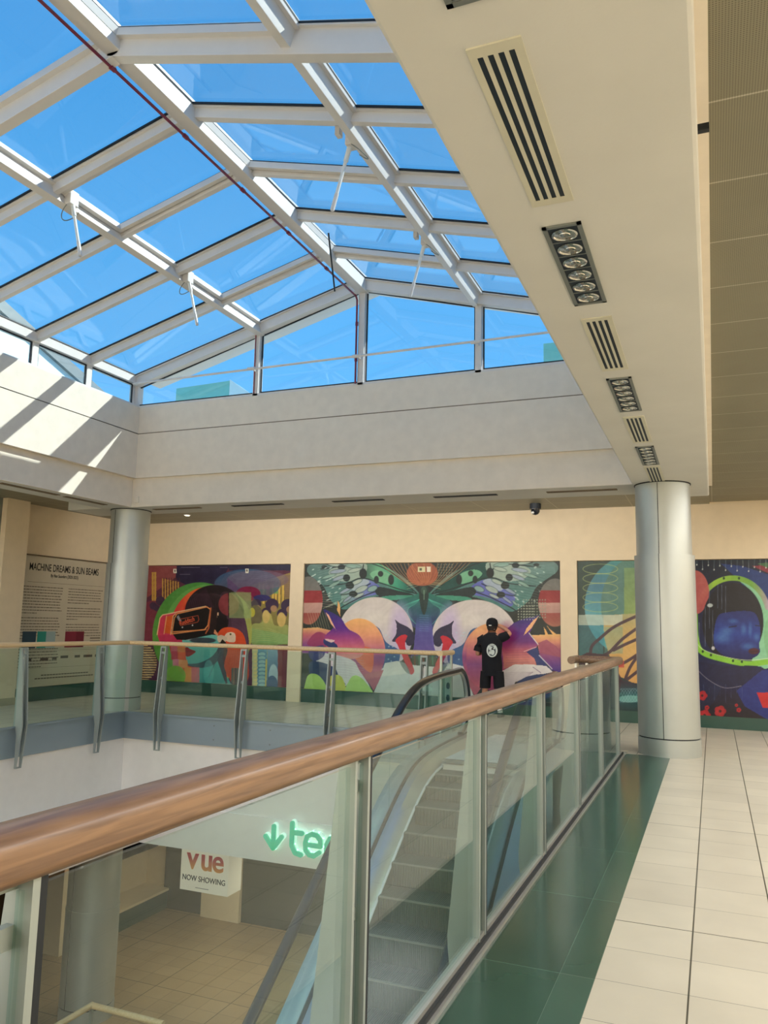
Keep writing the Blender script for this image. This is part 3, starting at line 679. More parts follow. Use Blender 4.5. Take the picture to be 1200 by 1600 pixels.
for j, z in enumerate((.74, .62, .56, .5, .44, .38, .3)): MB().box(-3.935, -3.935 + (.03 if j == 0 else .07), NY - .003, NY - .0005, z, z + (.04 if j == 0 else .012)).build('text_line', M['grey'], o)

# ---------------------------------------------------------------- signs of the lower level
ten = empty('wall_lettering', (-6, 11.25, -1.75), 'green illuminated letters and down arrow on the white band below the far floor', 'sign')
YS = 11.24
arrow = MB()
for mt, off, nm, yy in ((M['halo'], .014, 'letter_edge', YS), (M['teal'], 0, 'letter_face', YS - .035)):
    for part_, pts, wd in (('arrow', [[(-6.36, -1.52), (-6.36, -1.80)], [(-6.50, -1.68), (-6.36, -1.84), (-6.22, -1.66)]], .036),
                       ('t', [[(-6.04, -1.44), (-6.04, -1.76), (-5.98, -1.86), (-5.88, -1.88)], [(-6.04, -1.57), (-5.87, -1.57)]], .036),
                       ('e', [[(-5.79, -1.72), (-5.55, -1.72), (-5.56, -1.63), (-5.62, -1.57), (-5.70, -1.56), (-5.78, -1.6), (-5.81, -1.7), (-5.80, -1.8), (-5.74, -1.86), (-5.66, -1.87), (-5.57, -1.81)]], .034),
                       ('n', [[(-5.45, -1.89), (-5.45, -1.68), (-5.40, -1.59), (-5.32, -1.57), (-5.24, -1.61), (-5.21, -1.70), (-5.21, -1.9)]], .034)):
        b_ = MB()
        for pl in pts:
            P_ = [Vector((x, 0, z)) for x, z in pl]
            for i in range(len(P_) - 1):
                d = (P_[i + 1] - P_[i]); L_ = d.length; d.normalize(); s_ = Vector((-d.z, 0, d.x)) * (wd + off * .5)
                a, b = P_[i], P_[i + 1]; o_ = Vector((off, 0, off))
                poly = [(a - s_ + o_), (b - s_ + o_), (b + s_ + o_), (a + s_ + o_)]
                b_.prism([(q.x, q.z) for q in poly], 'Y', yy - .03, yy)
                for c_ in (a, b): b_.prism([(c_.x + o_.x + (wd + off * .5) * math.cos(t), c_.z + o_.z + (wd + off * .5) * math.sin(t)) for t in np.linspace(0, 2 * math.pi, 13)[:-1]], 'Y', yy - .03 + .0004, yy - .0004)
        b_.build(nm, mt, ten)
vue = empty('hanging_lightbox', (-8.2, 12, -3), 'white hanging lightbox sign with orange and red letters below the far floor', 'sign')
MB().box(-8.62, -7.66, 12, 12.42, -2.97, -2.09).build('box', M['signwhite'], vue, bevel=.006)
for ch, x, cc in (('v', -8.49, (222, 104, 50)), ('u', -8.22, (206, 60, 70)), ('e', -7.99, (196, 44, 56))):
    mt = mat('vue_' + ch, cc, .5); n2 = mt.node_tree.nodes; l2 = mt.node_tree.links
    g = n2.new('ShaderNodeNewGeometry'); sz = n2.new('ShaderNodeSeparateXYZ'); mr = n2.new('ShaderNodeMapRange'); mr.inputs[1].default_value = -2.62; mr.inputs[2].default_value = -2.3
    rr = n2.new('ShaderNodeValToRGB'); rr.color_ramp.elements[0].color = (*lin((236, 160, 60)), 1); rr.color_ramp.elements[1].color = (*lin((200, 52, 66)), 1); rr.color_ramp.elements[1].position = .6
    l2.new(g.outputs['Position'], sz.inputs[0]); l2.new(sz.outputs['Z'], mr.inputs[0]); l2.new(mr.outputs[0], rr.inputs[0]); l2.new(rr.outputs[0], n2['Principled BSDF'].inputs['Base Color'])
    text('logo_letter', ch, .52, (x, 11.995, -2.60), (R(90), 0, 0), mt, vue, .004, 'LEFT', .98, .011 if ch != 'e' else .008)
text('lettering', 'NOW SHOWING', .125, (-8.14, 11.995, -2.80), (R(90), 0, 0), M['gasket'], vue, .003, 'CENTER', .9, .001)
l_ = MB()
for i in range(9): l_.box(-8.3 + i * .03, -8.278 + i * .03, 11.994, 12, -2.91, -2.90)
l_.build('small_print', M['grey'], vue)

# ---------------------------------------------------------------- text panel on the left wall
PX = -12.06
pan = empty('text_panel', (PX, 12.6, 0), 'grey exhibition text panel with black title on the left wall', 'information panel')
MB().box(PX - .03, PX, 11.26, 14.2, .27, 2.76).build('board', mat('warm_grey_board', (196, 186, 164), .6, noise=.02), pan)
struct(MB().box(PX - .03, PX + .015, 11.22, WY1, 2.77, 2.79).build('trim_8', M['groove']), 'dark line above the text panel')
ink = mat('black_ink', (30, 26, 24), .7)
rt = (R(90), 0, R(90))
text('lettering', 'MACHINE DREAMS & SUN BEAMS', .20, (PX + .002, 11.45, 2.49), rt, ink, pan, .001, 'LEFT', .63, .0015)
text('lettering', 'By Nan Saunders (2020-2025)', .09, (PX + .002, 12.0, 2.38), rt, ink, pan, .001, 'LEFT', .68, .0005)
l_ = MB()
def para(y0, y1, z, n, seed):
    rnd = random.Random(seed)
    for i in range(n):
        y = y0; end = y1 - rnd.random() * .08 if i < n - 1 else y0 + (y1 - y0) * (.3 + .4 * rnd.random())
        while y < end:
            w_ = .02 + rnd.random() * .07; l_.box(PX, PX + .0015, y, min(y + w_, end), z - .0145, z); y += w_ + .014
        z -= .056
    return z
z = 2.18
for n, sd_ in ((10, 1), (8, 2), (9, 3)): z = para(11.32, 12.36, z, n, sd_) - .035
z = 2.18
for n, sd_ in ((6, 4), (5, 5), (6, 6)): z = para(12.50, 13.5, z, n, sd_) - .05
l_.box(PX, PX + .001, 11.44, 13.7, 2.26, 2.265); l_.box(PX, PX + .001, 11.5, 13.7, .62, .623); l_.box(PX, PX + .001, 11.5, 13.7, .95, .953)
for y0, y1, zz in ((11.46, 11.54, .74), (11.62, 11.68, .76), (11.9, 12.1, .76), (12.2, 12.32, .77), (12.42, 12.62, .79), (12.8, 12.95, .79), (13.05, 13.3, .79), (13.38, 13.5, .79)):
    l_.box(PX, PX + .0015, y0, y1, zz, zz + .05)
for zz, a, b in ((.47, 11.95, 13.2), (.41, 11.8, 13.3)):
    y = a
    while y < b: l_.box(PX, PX + .0015, y, y + .06, zz, zz + .02); y += .075
for zz in (1.17, 1.11, 1.05): l_.box(PX, PX + .0015, 13.2, 13.5, zz, zz + .02)
l_.build('printed_lines', mat('grey_ink', (86, 76, 64), .7), pan)
for y0, y1, cc in ((11.42, 11.75, (38, 66, 80)), (11.78, 12.0, (40, 140, 124)), (12.0, 12.24, (150, 172, 172)), (12.50, 12.8, (128, 36, 56)), (12.8, 13.02, (110, 28, 48))):
    MB().box(PX, PX + .002, y0, y1, 1.0, 1.32).build('colour_block', mat('print_block', cc, .6), pan)

# ================================================================ murals (printed panels: the artwork is stored as colours on a fine mesh)
print_mat = bpy.data.materials.new('printed_vinyl'); print_mat.use_nodes = True
pn = print_mat.node_tree.nodes; pa = pn.new('ShaderNodeAttribute'); pa.attribute_name = 'print'
print_mat.node_tree.links.new(pa.outputs['Color'], pn['Principled BSDF'].inputs['Base Color']); pn['Principled BSDF'].inputs['Roughness'].default_value = .35

class Paint:
    """artwork canvas; drawing coordinates are those of an enlarged view of the panel (origin ox, oy, scale s)"""
    def __init__(p, x0, x1, z0, z1, y, res=.0085):
        p.nx = int((x1 - x0) / res); p.nz = int((z1 - z0) / res); p.y = y
        X, Z = np.meshgrid(np.linspace(x0, x1, p.nx), np.linspace(z0, z1, p.nz)); p.X = X.ravel(); p.Z = Z.ravel()
        dx, dy, dz = p.X - EYE.x, y - EYE.y, p.Z - EYE.z
        dep = dx * CAM_F.x + dy * CAM_F.y + dz * CAM_F.z
        p.U0 = 600 + FPX * (dx * CAM_R.x + dy * CAM_R.y + dz * CAM_R.z) / dep
        p.V0 = 800 - FPX * (dx * CAM_U.x + dy * CAM_U.y + dz * CAM_U.z) / dep
        p.C = np.zeros((len(p.X), 3)); p.view(0, 0, 1); p.rs = np.random.RandomState(3)
    def view(p, ox, oy, s): p.U = (p.U0 - ox) * s; p.V = (p.V0 - oy) * s; p.aa = s * .8; return p
    def col(p, c):
        if callable(c): return c(p.U, p.V)
        return np.array(c, float)[None, :]
    def put(p, a, c, alpha=1.0):
        a = (np.clip(a, 0, 1) * alpha)[:, None]; p.C = p.C * (1 - a) + p.col(c) * a; return p
    def rect(p, x0, y0, x1, y1, c, alpha=1): return p.put(((p.U > x0) & (p.U < x1) & (p.V > y0) & (p.V < y1)).astype(float), c, alpha)
    def ell(p, cx, cy_, rx, ry, c, alpha=1, soft_=None, rot=0):
        du, dv = p.U - cx, p.V - cy_
        if rot: a = R(rot); du, dv = du * math.cos(a) + dv * math.sin(a), -du * math.sin(a) + dv * math.cos(a)
        d = np.sqrt((du / rx) ** 2 + (dv / ry) ** 2)
        s_ = soft_ if soft_ else p.aa / min(rx, ry)
        return p.put((1 - d) / s_ + .5, c, alpha)
    def inside(p, pts):
        a = np.zeros(len(p.U), bool); n = len(pts)
        for i in range(n):
            x1, y1 = pts[i]; x2, y2 = pts[(i + 1) % n]
            if y1 == y2: continue
            cnd = ((y1 > p.V) != (y2 > p.V)) & (p.U < (x2 - x1) * (p.V - y1) / (y2 - y1) + x1); a ^= cnd
        return a
    def poly(p, pts, c, alpha=1, smooth=False):
        if smooth: pts = spline(pts, True)
        return p.put(p.inside(pts).astype(float), c, alpha)
    def line(p, pts, w_, c, alpha=1, smooth=False):
        if smooth: pts = spline(pts, False)
        d = np.full(len(p.U), 1e9)
        for (x1, y1), (x2, y2) in zip(pts[:-1], pts[1:]):
            vx, vy = x2 - x1, y2 - y1; L_ = vx * vx + vy * vy + 1e-9
            t = np.clip(((p.U - x1) * vx + (p.V - y1) * vy) / L_, 0, 1)
            d = np.minimum(d, np.hypot(p.U - x1 - t * vx, p.V - y1 - t * vy))
        return p.put((w_ / 2 - d) / p.aa + .5, c, alpha)
    def build(p, name, label, parent_loc, x0, x1, z0, z1):
        nz_ = np.zeros(len(p.U0))
        for f_, am in ((.05, 10), (.13, 7), (.37, 5)):
            ph = p.rs.rand(4) * 9
            nz_ += am * np.sin(p.U0 * f_ * 3 + 4 * np.sin(p.V0 * f_ + ph[0]) + ph[1]) * np.sin(p.V0 * f_ * 3.3 + 3 * np.sin(p.U0 * f_ * 1.2 + ph[2]) + ph[3])
        C_ = np.clip(p.C + nz_[:, None] * .45, 0, 255) / 255
        L_ = np.where(C_ <= .04045, C_ / 12.92, ((C_ + .055) / 1.055) ** 2.4)
        root = empty(name, parent_loc, label, 'mural')
        me = bpy.data.meshes.new('print'); n, k_ = p.nx, p.nz
        co = np.stack([p.X - parent_loc[0], np.full(len(p.X), p.y - parent_loc[1]), p.Z - parent_loc[2]], 1)
        me.vertices.add(n * k_); me.vertices.foreach_set('co', co.ravel())
        ii, jj = np.meshgrid(np.arange(n - 1), np.arange(k_ - 1)); a = (jj * n + ii).ravel()
        q = np.stack([a, a + 1, a + n + 1, a + n], 1).ravel()
        me.loops.add(len(q)); me.loops.foreach_set('vertex_index', q)
        me.polygons.add(len(a)); me.polygons.foreach_set('loop_start', np.arange(0, len(q), 4)); me.update(calc_edges=True); me.validate()
        at_ = me.color_attributes.new('print', 'FLOAT_COLOR', 'POINT')
        at_.data.foreach_set('color', np.concatenate([L_, np.ones((len(L_), 1))], 1).astype(np.float32).ravel())
        me.materials.append(print_mat); o_ = bpy.data.objects.new('print', me); col.objects.link(o_); o_.parent = root
        MB().box(x0, x1, p.y + .001, p.y + .02, z0, z1).build('board', M['gasket'], root)
        return root

def spline(pts, closed):
    P_ = [np.array(q, float) for q in pts]; n = len(P_); o_ = []
    for i in range(n if closed else n - 1):
        if closed: p0, p1, p2, p3 = P_[i - 1], P_[i], P_[(i + 1) % n], P_[(i + 2) % n]
        else: p0, p1, p2, p3 = P_[max(0, i - 1)], P_[i], P_[i + 1], P_[min(n - 1, i + 2)]
        for t in (0, .2, .4, .6, .8):
            o_.append(tuple(.5 * (2 * p1 + (p2 - p0) * t + (2 * p0 - 5 * p1 + 4 * p2 - p3) * t * t + (3 * p1 - p0 - 3 * p2 + p3) * t ** 3)))
    if not closed: o_.append(tuple(P_[-1]))
    return o_
def vgrad(y0, c0, y1, c1):
    return lambda U, V: np.array(c0, float) + (np.array(c1, float) - np.array(c0, float)) * np.clip((V - y0) / (y1 - y0), 0, 1)[:, None]
def hgrad(x0, c0, x1, c1):
    return lambda U, V: np.array(c0, float) + (np.array(c1, float) - np.array(c0, float)) * np.clip((U - x0) / (x1 - x0), 0, 1)[:, None]
def mgrad(stops, ax=1):
    def f_(U, V):
        t = V if ax else U; xs = [s_[0] for s_ in stops]
        return np.stack([np.interp(t, xs, [s_[1][k_] for s_ in stops]) for k_ in range(3)], 1)
    return f_

# ---- mural 1: head with virtual-reality visor and parrot
p = Paint(-12.05, -8.11, .27, 2.79, 14.575).view(200, 860, 4.444)
p.put(np.ones(len(p.U)), vgrad(90, (92, 44, 62), 980, (84, 30, 72)))
p.poly([(60, 80), (420, 80), (330, 190), (130, 330), (60, 340)], (136, 66, 70)); p.poly([(60, 380), (260, 320), (260, 620), (60, 640)], (120, 48, 66))
p.poly([(340, 80), (720, 80), (640, 230), (420, 250), (330, 200)], (34, 28, 58)); p.rect(700, 80, 1150, 140, (38, 34, 62))
for x in (165, 182): p.rect(x, 150, x + 14, 350, (196, 152, 70))
for i, x in enumerate(range(236, 360, 18)): p.rect(x, 195 + i * 4, x + 10, 330 + (i % 3) * 20, (180, 134, 64)); p.rect(x + 10, 190, x + 15, 330, (70, 40, 46))
for x, y, r in ((175, 385, 26), (225, 350, 32), (200, 400, 22)): p.ell(x, y, r, r, (62, 38, 66))
p.poly([(860, 240), (1140, 150), (1140, 660), (850, 640)], vgrad(240, (150, 128, 66), 640, (120, 118, 66)))
for x in (905, 935, 965, 1000, 1020, 1044, 1070): p.rect(x, 210 + (x % 7) * 5, x + 14, 370, (214, 178, 84)); p.rect(x + 14, 210, x + 18, 370, (104, 84, 50))
p.rect(1085, 170, 1140, 330, (142, 116, 84)); p.rect(1012, 220, 1042, 300, (120, 160, 90)); p.rect(960, 250, 985, 310, (206, 96, 80))
for yy in range(178, 330, 14): p.line([(1085, yy), (1140, yy)], 2, (110, 88, 66), .7)
p.ell(830, 235, 230, 105, vgrad(130, (46, 92, 130), 300, (74, 88, 110)), .8); p.ell(900, 205, 215, 66, (120, 96, 118), .55); p.poly([(690, 190), (760, 250), (760, 320), (690, 290)], (92, 66, 108), .8)
for i in range(6): p.line([(700 + 10 * i, 160 + i * 9), (900, 130 + i * 13), (1090, 170 + i * 10)], 2, (130, 140, 150), .5, True)
p.ell(835, 300, 85, 50, (120, 22, 62)); p.ell(930, 330, 60, 22, (54, 50, 104))
for x, y, r in ((1000, 378, 46), (1112, 385, 50), (890, 372, 36), (960, 430, 34), (1070, 440, 36)): p.ell(x, y, r, r * .95, (58, 42, 68)); p.ell(x + 12, y + 26, r * .5, r * .5, (176, 136, 96), .9)
p.ell(885, 450, 50, 70, (96, 78, 60)); p.ell(862, 430, 20, 32, (206, 190, 60))
p.poly([(940, 430), (990, 440), (1020, 520), (1110, 520), (1130, 600), (1080, 650), (860, 650), (860, 520), (930, 500)], vgrad(440, (186, 172, 96), 650, (120, 150, 88)), 1, True)
p.ell(958, 460, 26, 46, (204, 180, 108)); p.ell(1065, 480, 30, 50, (206, 176, 104)); p.poly([(850, 540), (1120, 590), (1110, 650), (860, 640)], (126, 168, 104), .8)
for i in range(7): p.line([(850, 560 + i * 12), (960, 540 + i * 14), (1110, 600 + i * 8)], 2.5, (196, 196, 120), .6, True)
# circles
p.ell(500, 590, 330, 368, vgrad(230, (72, 140, 62), 700, (98, 160, 62)))
p.ell(545, 590, 300, 352, (120, 176, 90), .55)
p.ell(545, 600, 262, 345, mgrad([(280, (214, 40, 70)), (420, (226, 96, 44))], 0))
p.ell(560, 570, 205, 315, (214, 60, 44)); p.ell(760, 500, 180, 220, (150, 170, 110), .25)
p.ell(748, 560, 112, 250, vgrad(300, (140, 160, 96), 700, (196, 190, 90)), .9)
# hair
p.ell(600, 430, 205, 190, (26, 14, 22)); p.poly([(395, 430), (420, 360), (540, 260), (600, 400), (560, 410), (480, 400)], (40, 20, 34))
p.poly([(640, 320), (700, 290), (790, 420), (830, 560), (830, 700), (700, 720), (690, 480)], vgrad(300, (54, 30, 44), 700, (92, 62, 88)), 1, True)
for i in range(22): x = 405 + i * 12; p.line([(x + (500 - x) * -.1, 400), (x + 10, 340 - abs(i - 10) * 2), (520 + (x - 500) * .5, 300)], 1.8, (128, 84, 96), .45)
for i in range(9): p.line([(720 + i * 12, 470), (735 + i * 11, 640)], 2.5, (140, 104, 130), .5)
p.ell(700, 375, 72, 78, (142, 58, 62), .85); p.rect(696, 290, 702, 470, (40, 24, 30)); p.poly([(702, 292), (855, 292), (855, 470), (702, 470)], (140, 164, 104), .72)
for i in range(8): p.line([(720 + i * 5, 300), (800 + i * 7, 400), (830 + i * 4, 470)], 1.8, (198, 206, 150), .5, True)
# face and neck
p.poly([(390, 600), (640, 590), (670, 640), (660, 760), (680, 860), (700, 945), (470, 945), (480, 820), (430, 800), (405, 760), (400, 690)], vgrad(600, (110, 190, 180), 940, (60, 150, 150)), 1, True)
p.poly([(640, 620), (700, 640), (680, 800), (690, 945), (640, 820), (620, 740)], (60, 42, 66), .85, True)
p.poly([(410, 790), (500, 780), (590, 730), (640, 660), (650, 720), (600, 790), (520, 815), (440, 808)], (54, 66, 84), .8, True)
p.line([(560, 880), (640, 700)], 9, (70, 96, 110), .6); p.ell(560, 850, 36, 90, (120, 206, 200), .5); p.poly([(330, 935), (720, 925), (710, 950), (480, 962)], (180, 224, 214), .8)
p.poly([(390, 682), (412, 672), (430, 684), (470, 702), (440, 728), (412, 738), (396, 722)], (150, 16, 40), 1, True); p.line([(394, 702), (468, 702)], 4, (90, 8, 30))
p.ell(440, 612, 56, 14, (150, 176, 176)); p.ell(520, 625, 90, 20, (40, 40, 54), .8)
# left colour blocks
for x, y, w_, h_, c_ in ((298, 650, 45, 55, (206, 100, 120)), (343, 650, 55, 60, (214, 130, 80)), (300, 700, 45, 60, (190, 40, 80)), (345, 706, 55, 56, (224, 90, 56)), (310, 756, 45, 55, (214, 120, 150)), (352, 760, 62, 55, (228, 150, 90)), (392, 812, 50, 125, (224, 150, 70)), (440, 812, 56, 125, (206, 110, 120))): p.rect(x, y, x + w_, y + h_, c_, .92)
p.ell(330, 870, 70, 70, (120, 176, 56), .9); p.rect(200, 940, 700, 1000, (30, 60, 58), .0)
# visor
p.poly([(200, 570), (222, 470), (240, 448), (330, 430), (320, 590), (300, 615), (210, 590)], (214, 60, 90)); p.poly([(246, 572), (262, 462), (335, 440), (320, 585)], (222, 94, 40)); p.poly([(205, 590), (320, 585), (380, 640), (220, 640)], (200, 50, 90))
p.line([(202, 585), (222, 470), (240, 448), (540, 388)], 7, (238, 200, 150)); p.line([(250, 580), (268, 455)], 5, (240, 190, 140)); p.line([(296, 585), (314, 455), (330, 440)], 5, (240, 200, 160))
p.poly([(300, 568), (316, 456), (340, 438), (560, 388), (612, 410), (632, 440), (622, 560), (590, 584), (400, 622), (340, 620)], (16, 12, 16), 1, False)
p.poly([(560, 388), (612, 410), (632, 440), (622, 560), (590, 584), (540, 560), (560, 440)], (40, 24, 26)); p.line([(316, 566), (530, 552), (556, 520), (574, 410), (548, 392), (340, 440), (322, 470), (310, 540), (306, 580), (540, 548)], 8, (230, 150, 90)); p.line([(575, 400), (560, 540), (540, 575)], 10, (190, 100, 60)); p.line([(625, 435), (622, 480)], 10, (236, 190, 150))
p.poly([(350, 450), (372, 490), (352, 490), (338, 462)], (150, 150, 160)); p.line([(360, 478), (486, 452), (492, 480), (484, 498), (366, 522), (356, 505), (360, 478)], 4, (206, 90, 60)); p.poly([(600, 550), (640, 570), (630, 600), (596, 575)], (220, 150, 110))
p.poly([(620, 450), (700, 480), (690, 560), (640, 590), (610, 560)], (20, 12, 18)); p.ell(378, 534, 5, 5, (220, 220, 220)); p.ell(448, 520, 5, 5, (220, 220, 220))
# parrot
p.poly([(625, 575), (660, 540), (720, 535), (780, 560), (815, 620), (835, 760), (838, 880), (800, 930), (740, 940), (700, 880), (668, 800), (690, 700), (680, 640), (640, 610)], vgrad(540, (222, 84, 44), 900, (196, 66, 44)), 1, True)
p.poly([(668, 600), (690, 572), (730, 570), (746, 590), (742, 634), (700, 636), (676, 622)], (232, 206, 180), 1, True); p.ell(712, 582, 7, 7, (150, 140, 70)); p.ell(712, 582, 4.5, 4.5, (20, 20, 20)); p.poly([(620, 600), (650, 588), (690, 610), (672, 636), (640, 640), (625, 632)], (214, 196, 170), 1, True); p.poly([(640, 640), (655, 615), (680, 640), (660, 660)], (24, 20, 20))
for i in range(7): p.line([(720 + i * 14, 680), (700 + i * 18, 800)], 4, (180, 50, 40), .5)
for i in range(6): p.line([(724 + i * 12, 820), (722 + i * 11, 945)], 9, ((60, 96, 96), (110, 110, 100), (44, 70, 84))[i % 3])
# ornaments at the right
p.rect(862, 680, 980, 965, (150, 160, 110)); p.rect(862, 680, 900, 960, (196, 190, 140)); p.rect(900, 680, 965, 960, (96, 150, 170))
for i in range(9):
    p.ell(930, 720 + i * 27, 34, 20, (70, 120, 150), .8); p.ell(930, 720 + i * 27, 24, 13, (150, 190, 190), .9); p.ell(884, 720 + i * 26, 12, 8, (220, 200, 130))
p.rect(968, 680, 1040, 900, vgrad(680, (120, 160, 180), 960, (36, 70, 120))); p.ell(1010, 880, 34, 90, (196, 214, 220), .8); p.rect(1040, 680, 1145, 960, (112, 30, 50)); p.ell(1000, 930, 40, 60, (40, 76, 120))
p.line([(960, 760), (955, 960)], 9, (206, 176, 70)); p.rect(862, 955, 1145, 1000, (104, 20, 50))
# striped disc
p.ell(96, 780, 104, 132, (60, 24, 50))
for yy in range(655, 910, 17): hw = 104 * math.sqrt(max(0, 1 - ((yy + 4 - 780) / 132) ** 2)); p.rect(96 - hw, yy, 96 + hw, yy + 9, (224, 180, 130))
for x, y in ((326, 143), (826, 141)): p.rect(x - 11, y - 15, x + 11, y + 15, (232, 228, 210)); p.rect(x - 4, y - 9, x + 4, y + 9, (60, 50, 50))
for x0_, x1_, y in ((370, 500, 118), (640, 690, 118), (360, 430, 166)): p.line([(x0_, y), (x1_, y)], 3, (190, 180, 190), .6)
mu = p.build('mural', 'colourful mural of a head wearing a black and orange visor beside a red parrot', (-10.1, 14.575, .27), -12.05, -8.11, .27, 2.79)
text('lettering', 'Redditch', .135, (-10.82, 14.566, 1.475), (R(90), R(-16), 0), mat('orange_ink', (222, 96, 64), .5), mu, .001, 'LEFT', .82, .002)

# ---- mural 2: butterfly over two swans
p = Paint(-7.78, -2.55, .27, 2.79, 14.575).view(470, 870, 5.714)
W_ = 400 * 5.714; CX = 1098
p.put(np.ones(len(p.U)), (34, 42, 40))
AX = -5.156
def to_view(q, X, Z):
    d = Vector((X, 14.575, Z)) - EYE; k_ = d.dot(CAM_F)
    return ((600 + FPX * d.dot(CAM_R) / k_ - 470) * 5.714, (800 - FPX * d.dot(CAM_U) / k_ - 870) * 5.714)
def to_wall(x, y):
    d = CAM_F * FPX + CAM_R * (x / 5.714 + 470 - 600) - CAM_U * (y / 5.714 + 870 - 800); t_ = (14.575 - EYE.y) / d.y
    return EYE.x + d.x * t_, EYE.z + d.z * t_
def mir(pts):
    o_ = []
    for x, y in pts:
        X, Z = to_wall(x, y); o_.append(to_view(0, 2 * AX - X, Z))
    return o_
for F in (lambda q: q, mir):
    fl = F is mir
    def C1(x, y): return F([(x, y)])[0]
    def pl(pts, c_, a=1, s_=True): p.poly(F(pts), c_, a, s_)
    # wings
    pl([(1060, 330), (900, 170), (720, 80), (560, 40), (300, 20), (100, 60), (60, 140), (200, 260), (260, 380), (380, 470), (500, 420), (700, 350), (1000, 350)], vgrad(40, (92, 120, 116), 460, (70, 122, 116)))
    pl([(600, 50), (760, 90), (900, 200), (1010, 320), (860, 300), (700, 230), (560, 190), (520, 150)], mgrad([(500, (40, 60, 56)), (700, (104, 170, 130)), (860, (60, 150, 120)), (1000, (20, 70, 64))], 0))
    pl([(560, 200), (700, 260), (690, 330), (560, 360), (400, 430), (360, 350), (420, 280)], mgrad([(400, (130, 160, 150)), (560, (120, 130, 190)), (690, (96, 100, 180))], 0), .95)
    pl([(380, 70), (580, 60), (560, 170), (420, 220), (300, 200), (250, 130)], (170, 184, 168), .8); pl([(440, 240), (560, 200), (610, 230), (480, 300)], (176, 190, 190), .8)
    pl([(690, 270), (860, 300), (1010, 345), (860, 390), (680, 340)], (30, 44, 44)); pl([(760, 350), (1000, 345), (860, 385), (700, 380)], (70, 160, 130), .85)
    pl([(620, 150), (690, 120), (800, 160), (790, 240), (660, 200)], (120, 180, 140), .9)
    for x, y, rx, ry in ((362, 90, 34, 24), (408, 188, 32, 32), (438, 255, 38, 34), (468, 332, 38, 28), (556, 150, 34, 46), (675, 205, 22, 34), (712, 152, 24, 26), (806, 205, 26, 46), (260, 60, 36, 20), (210, 90, 26, 16)):
        x, y = C1(x, y); p.ell(x, y, rx, ry, (24, 34, 34), .95)
    for pts in ([(1040, 330), (880, 290), (700, 230), (540, 190), (400, 240), (210, 260)], [(1030, 320), (880, 190), (740, 100), (600, 50)], [(560, 150), (480, 80), (330, 90), (180, 110)], [(700, 300), (560, 350), (400, 430), (340, 470)], [(540, 190), (560, 70)], [(620, 240), (460, 320), (360, 340)]): p.line(F(pts), 9, (22, 34, 36), 1, True)
    for i in range(26):
        a = p.rs.rand(2); x, y = 90 + a[0] * 300, 90 + a[1] * 330; x, y = C1(x, y); p.ell(x, y, 8 + 12 * p.rs.rand(), 5, (206, 222, 214), .8, rot=-25 if not fl else 25)
    for i, (x, y, rx, ry, a_) in enumerate(((300, 70, 60, 14, 8), (470, 84, 70, 16, 6), (330, 130, 70, 15, -8), (480, 120, 60, 15, -14), (250, 175, 64, 12, -16), (340, 190, 60, 14, -20), (500, 225, 50, 16, -24), (300, 245, 56, 12, -26), (400, 300, 60, 12, -28), (540, 290, 60, 22, -24), (640, 285, 44, 22, -20), (420, 375, 50, 10, -36), (520, 345, 46, 12, -24), (360, 400, 30, 9, -44))):
        x, y = C1(x, y); cc = ((190, 202, 186), (150, 184, 170), (166, 176, 200))[i % 3]
        p.ell(x, y, rx + 6, ry + 6, (36, 58, 56), .55, rot=-a_ if fl else a_); p.ell(x, y, rx, ry, cc, .8, rot=-a_ if fl else a_)
    for x, y, rx, ry in ((362, 90, 30, 20), (408, 188, 30, 30), (438, 255, 36, 32), (468, 332, 36, 26), (556, 150, 30, 40)):
        x, y = C1(x, y); p.ell(x, y, rx, ry, (20, 30, 30), .95)
    for i in range(16):
        y = 60 + i * 22; p.line(F([(150, y + 40), (300, y), (480, y - 20)]), 3, (150, 190, 180), .4, True)
    # lower wings
    pl([(1090, 340), (1000, 350), (860, 400), (900, 470), (1000, 620), (1090, 640)], vgrad(350, (40, 110, 96), 620, (50, 60, 110)))
    for i in range(9): p.line(F([(1060, 380), (1010 - i * 14, 430 + i * 4), (900 + i * 18, 470 + i * 18)]), 3, (86, 190, 160), .6, True)
    # lines above
    for i in range(9): p.line(F([(700 + i * 36, 40), (800 + i * 26, 140), (960 + i * 12, 250)]), 4, (206, 150, 96), .85, True)
    # red disc on the outer side
    x, y = C1(70, 390); p.ell(x, y, 125 * (1.2 if fl else 1), 215, mgrad([(180, (110, 110, 106)), (300, (120, 116, 110)), (301, (150, 40, 46)), (410, (160, 50, 54)), (412, (206, 160, 146)), (500, (196, 150, 140)), (502, (160, 70, 66)), (620, (180, 110, 90))]), .92)
    # moon
    x, y = C1(668, 690); p.ell(x, y, 335 * (1.13 if fl else 1), 330, mgrad([(360, (206, 196, 190)), (600, (214, 204, 200)), (800, (196, 188, 200))])); p.ell(x - 60, y - 150, 160, 60, (224, 216, 206), .5, .8); p.ell(x + (-1 if fl else 1) * 220, y - 40, 90, 220, (196, 176, 216), .7, .8)
    # swan
    pl([(620, 620), (700, 640), (760, 760), (880, 840), (860, 960), (740, 1000), (680, 900), (560, 740)], (58, 92, 140), 1); 
    for i in range(14): a = p.rs.rand(2); x, y = C1(650 + a[0] * 200, 640 + a[1] * 300); p.ell(x, y, 7, 5, (190, 210, 220), .8)
    pl([(750, 950), (860, 930), (960, 960), (1090, 975), (1098, 1240), (640, 1240), (700, 1100)], vgrad(940, (214, 214, 212), 1240, (190, 196, 192)), 1, False)
    pl([(840, 560), (880, 590), (960, 630), (1005, 680), (1015, 750), (990, 790), (950, 790), (930, 760), (850, 760), (815, 750), (850, 690), (855, 610)], (50, 44, 74))
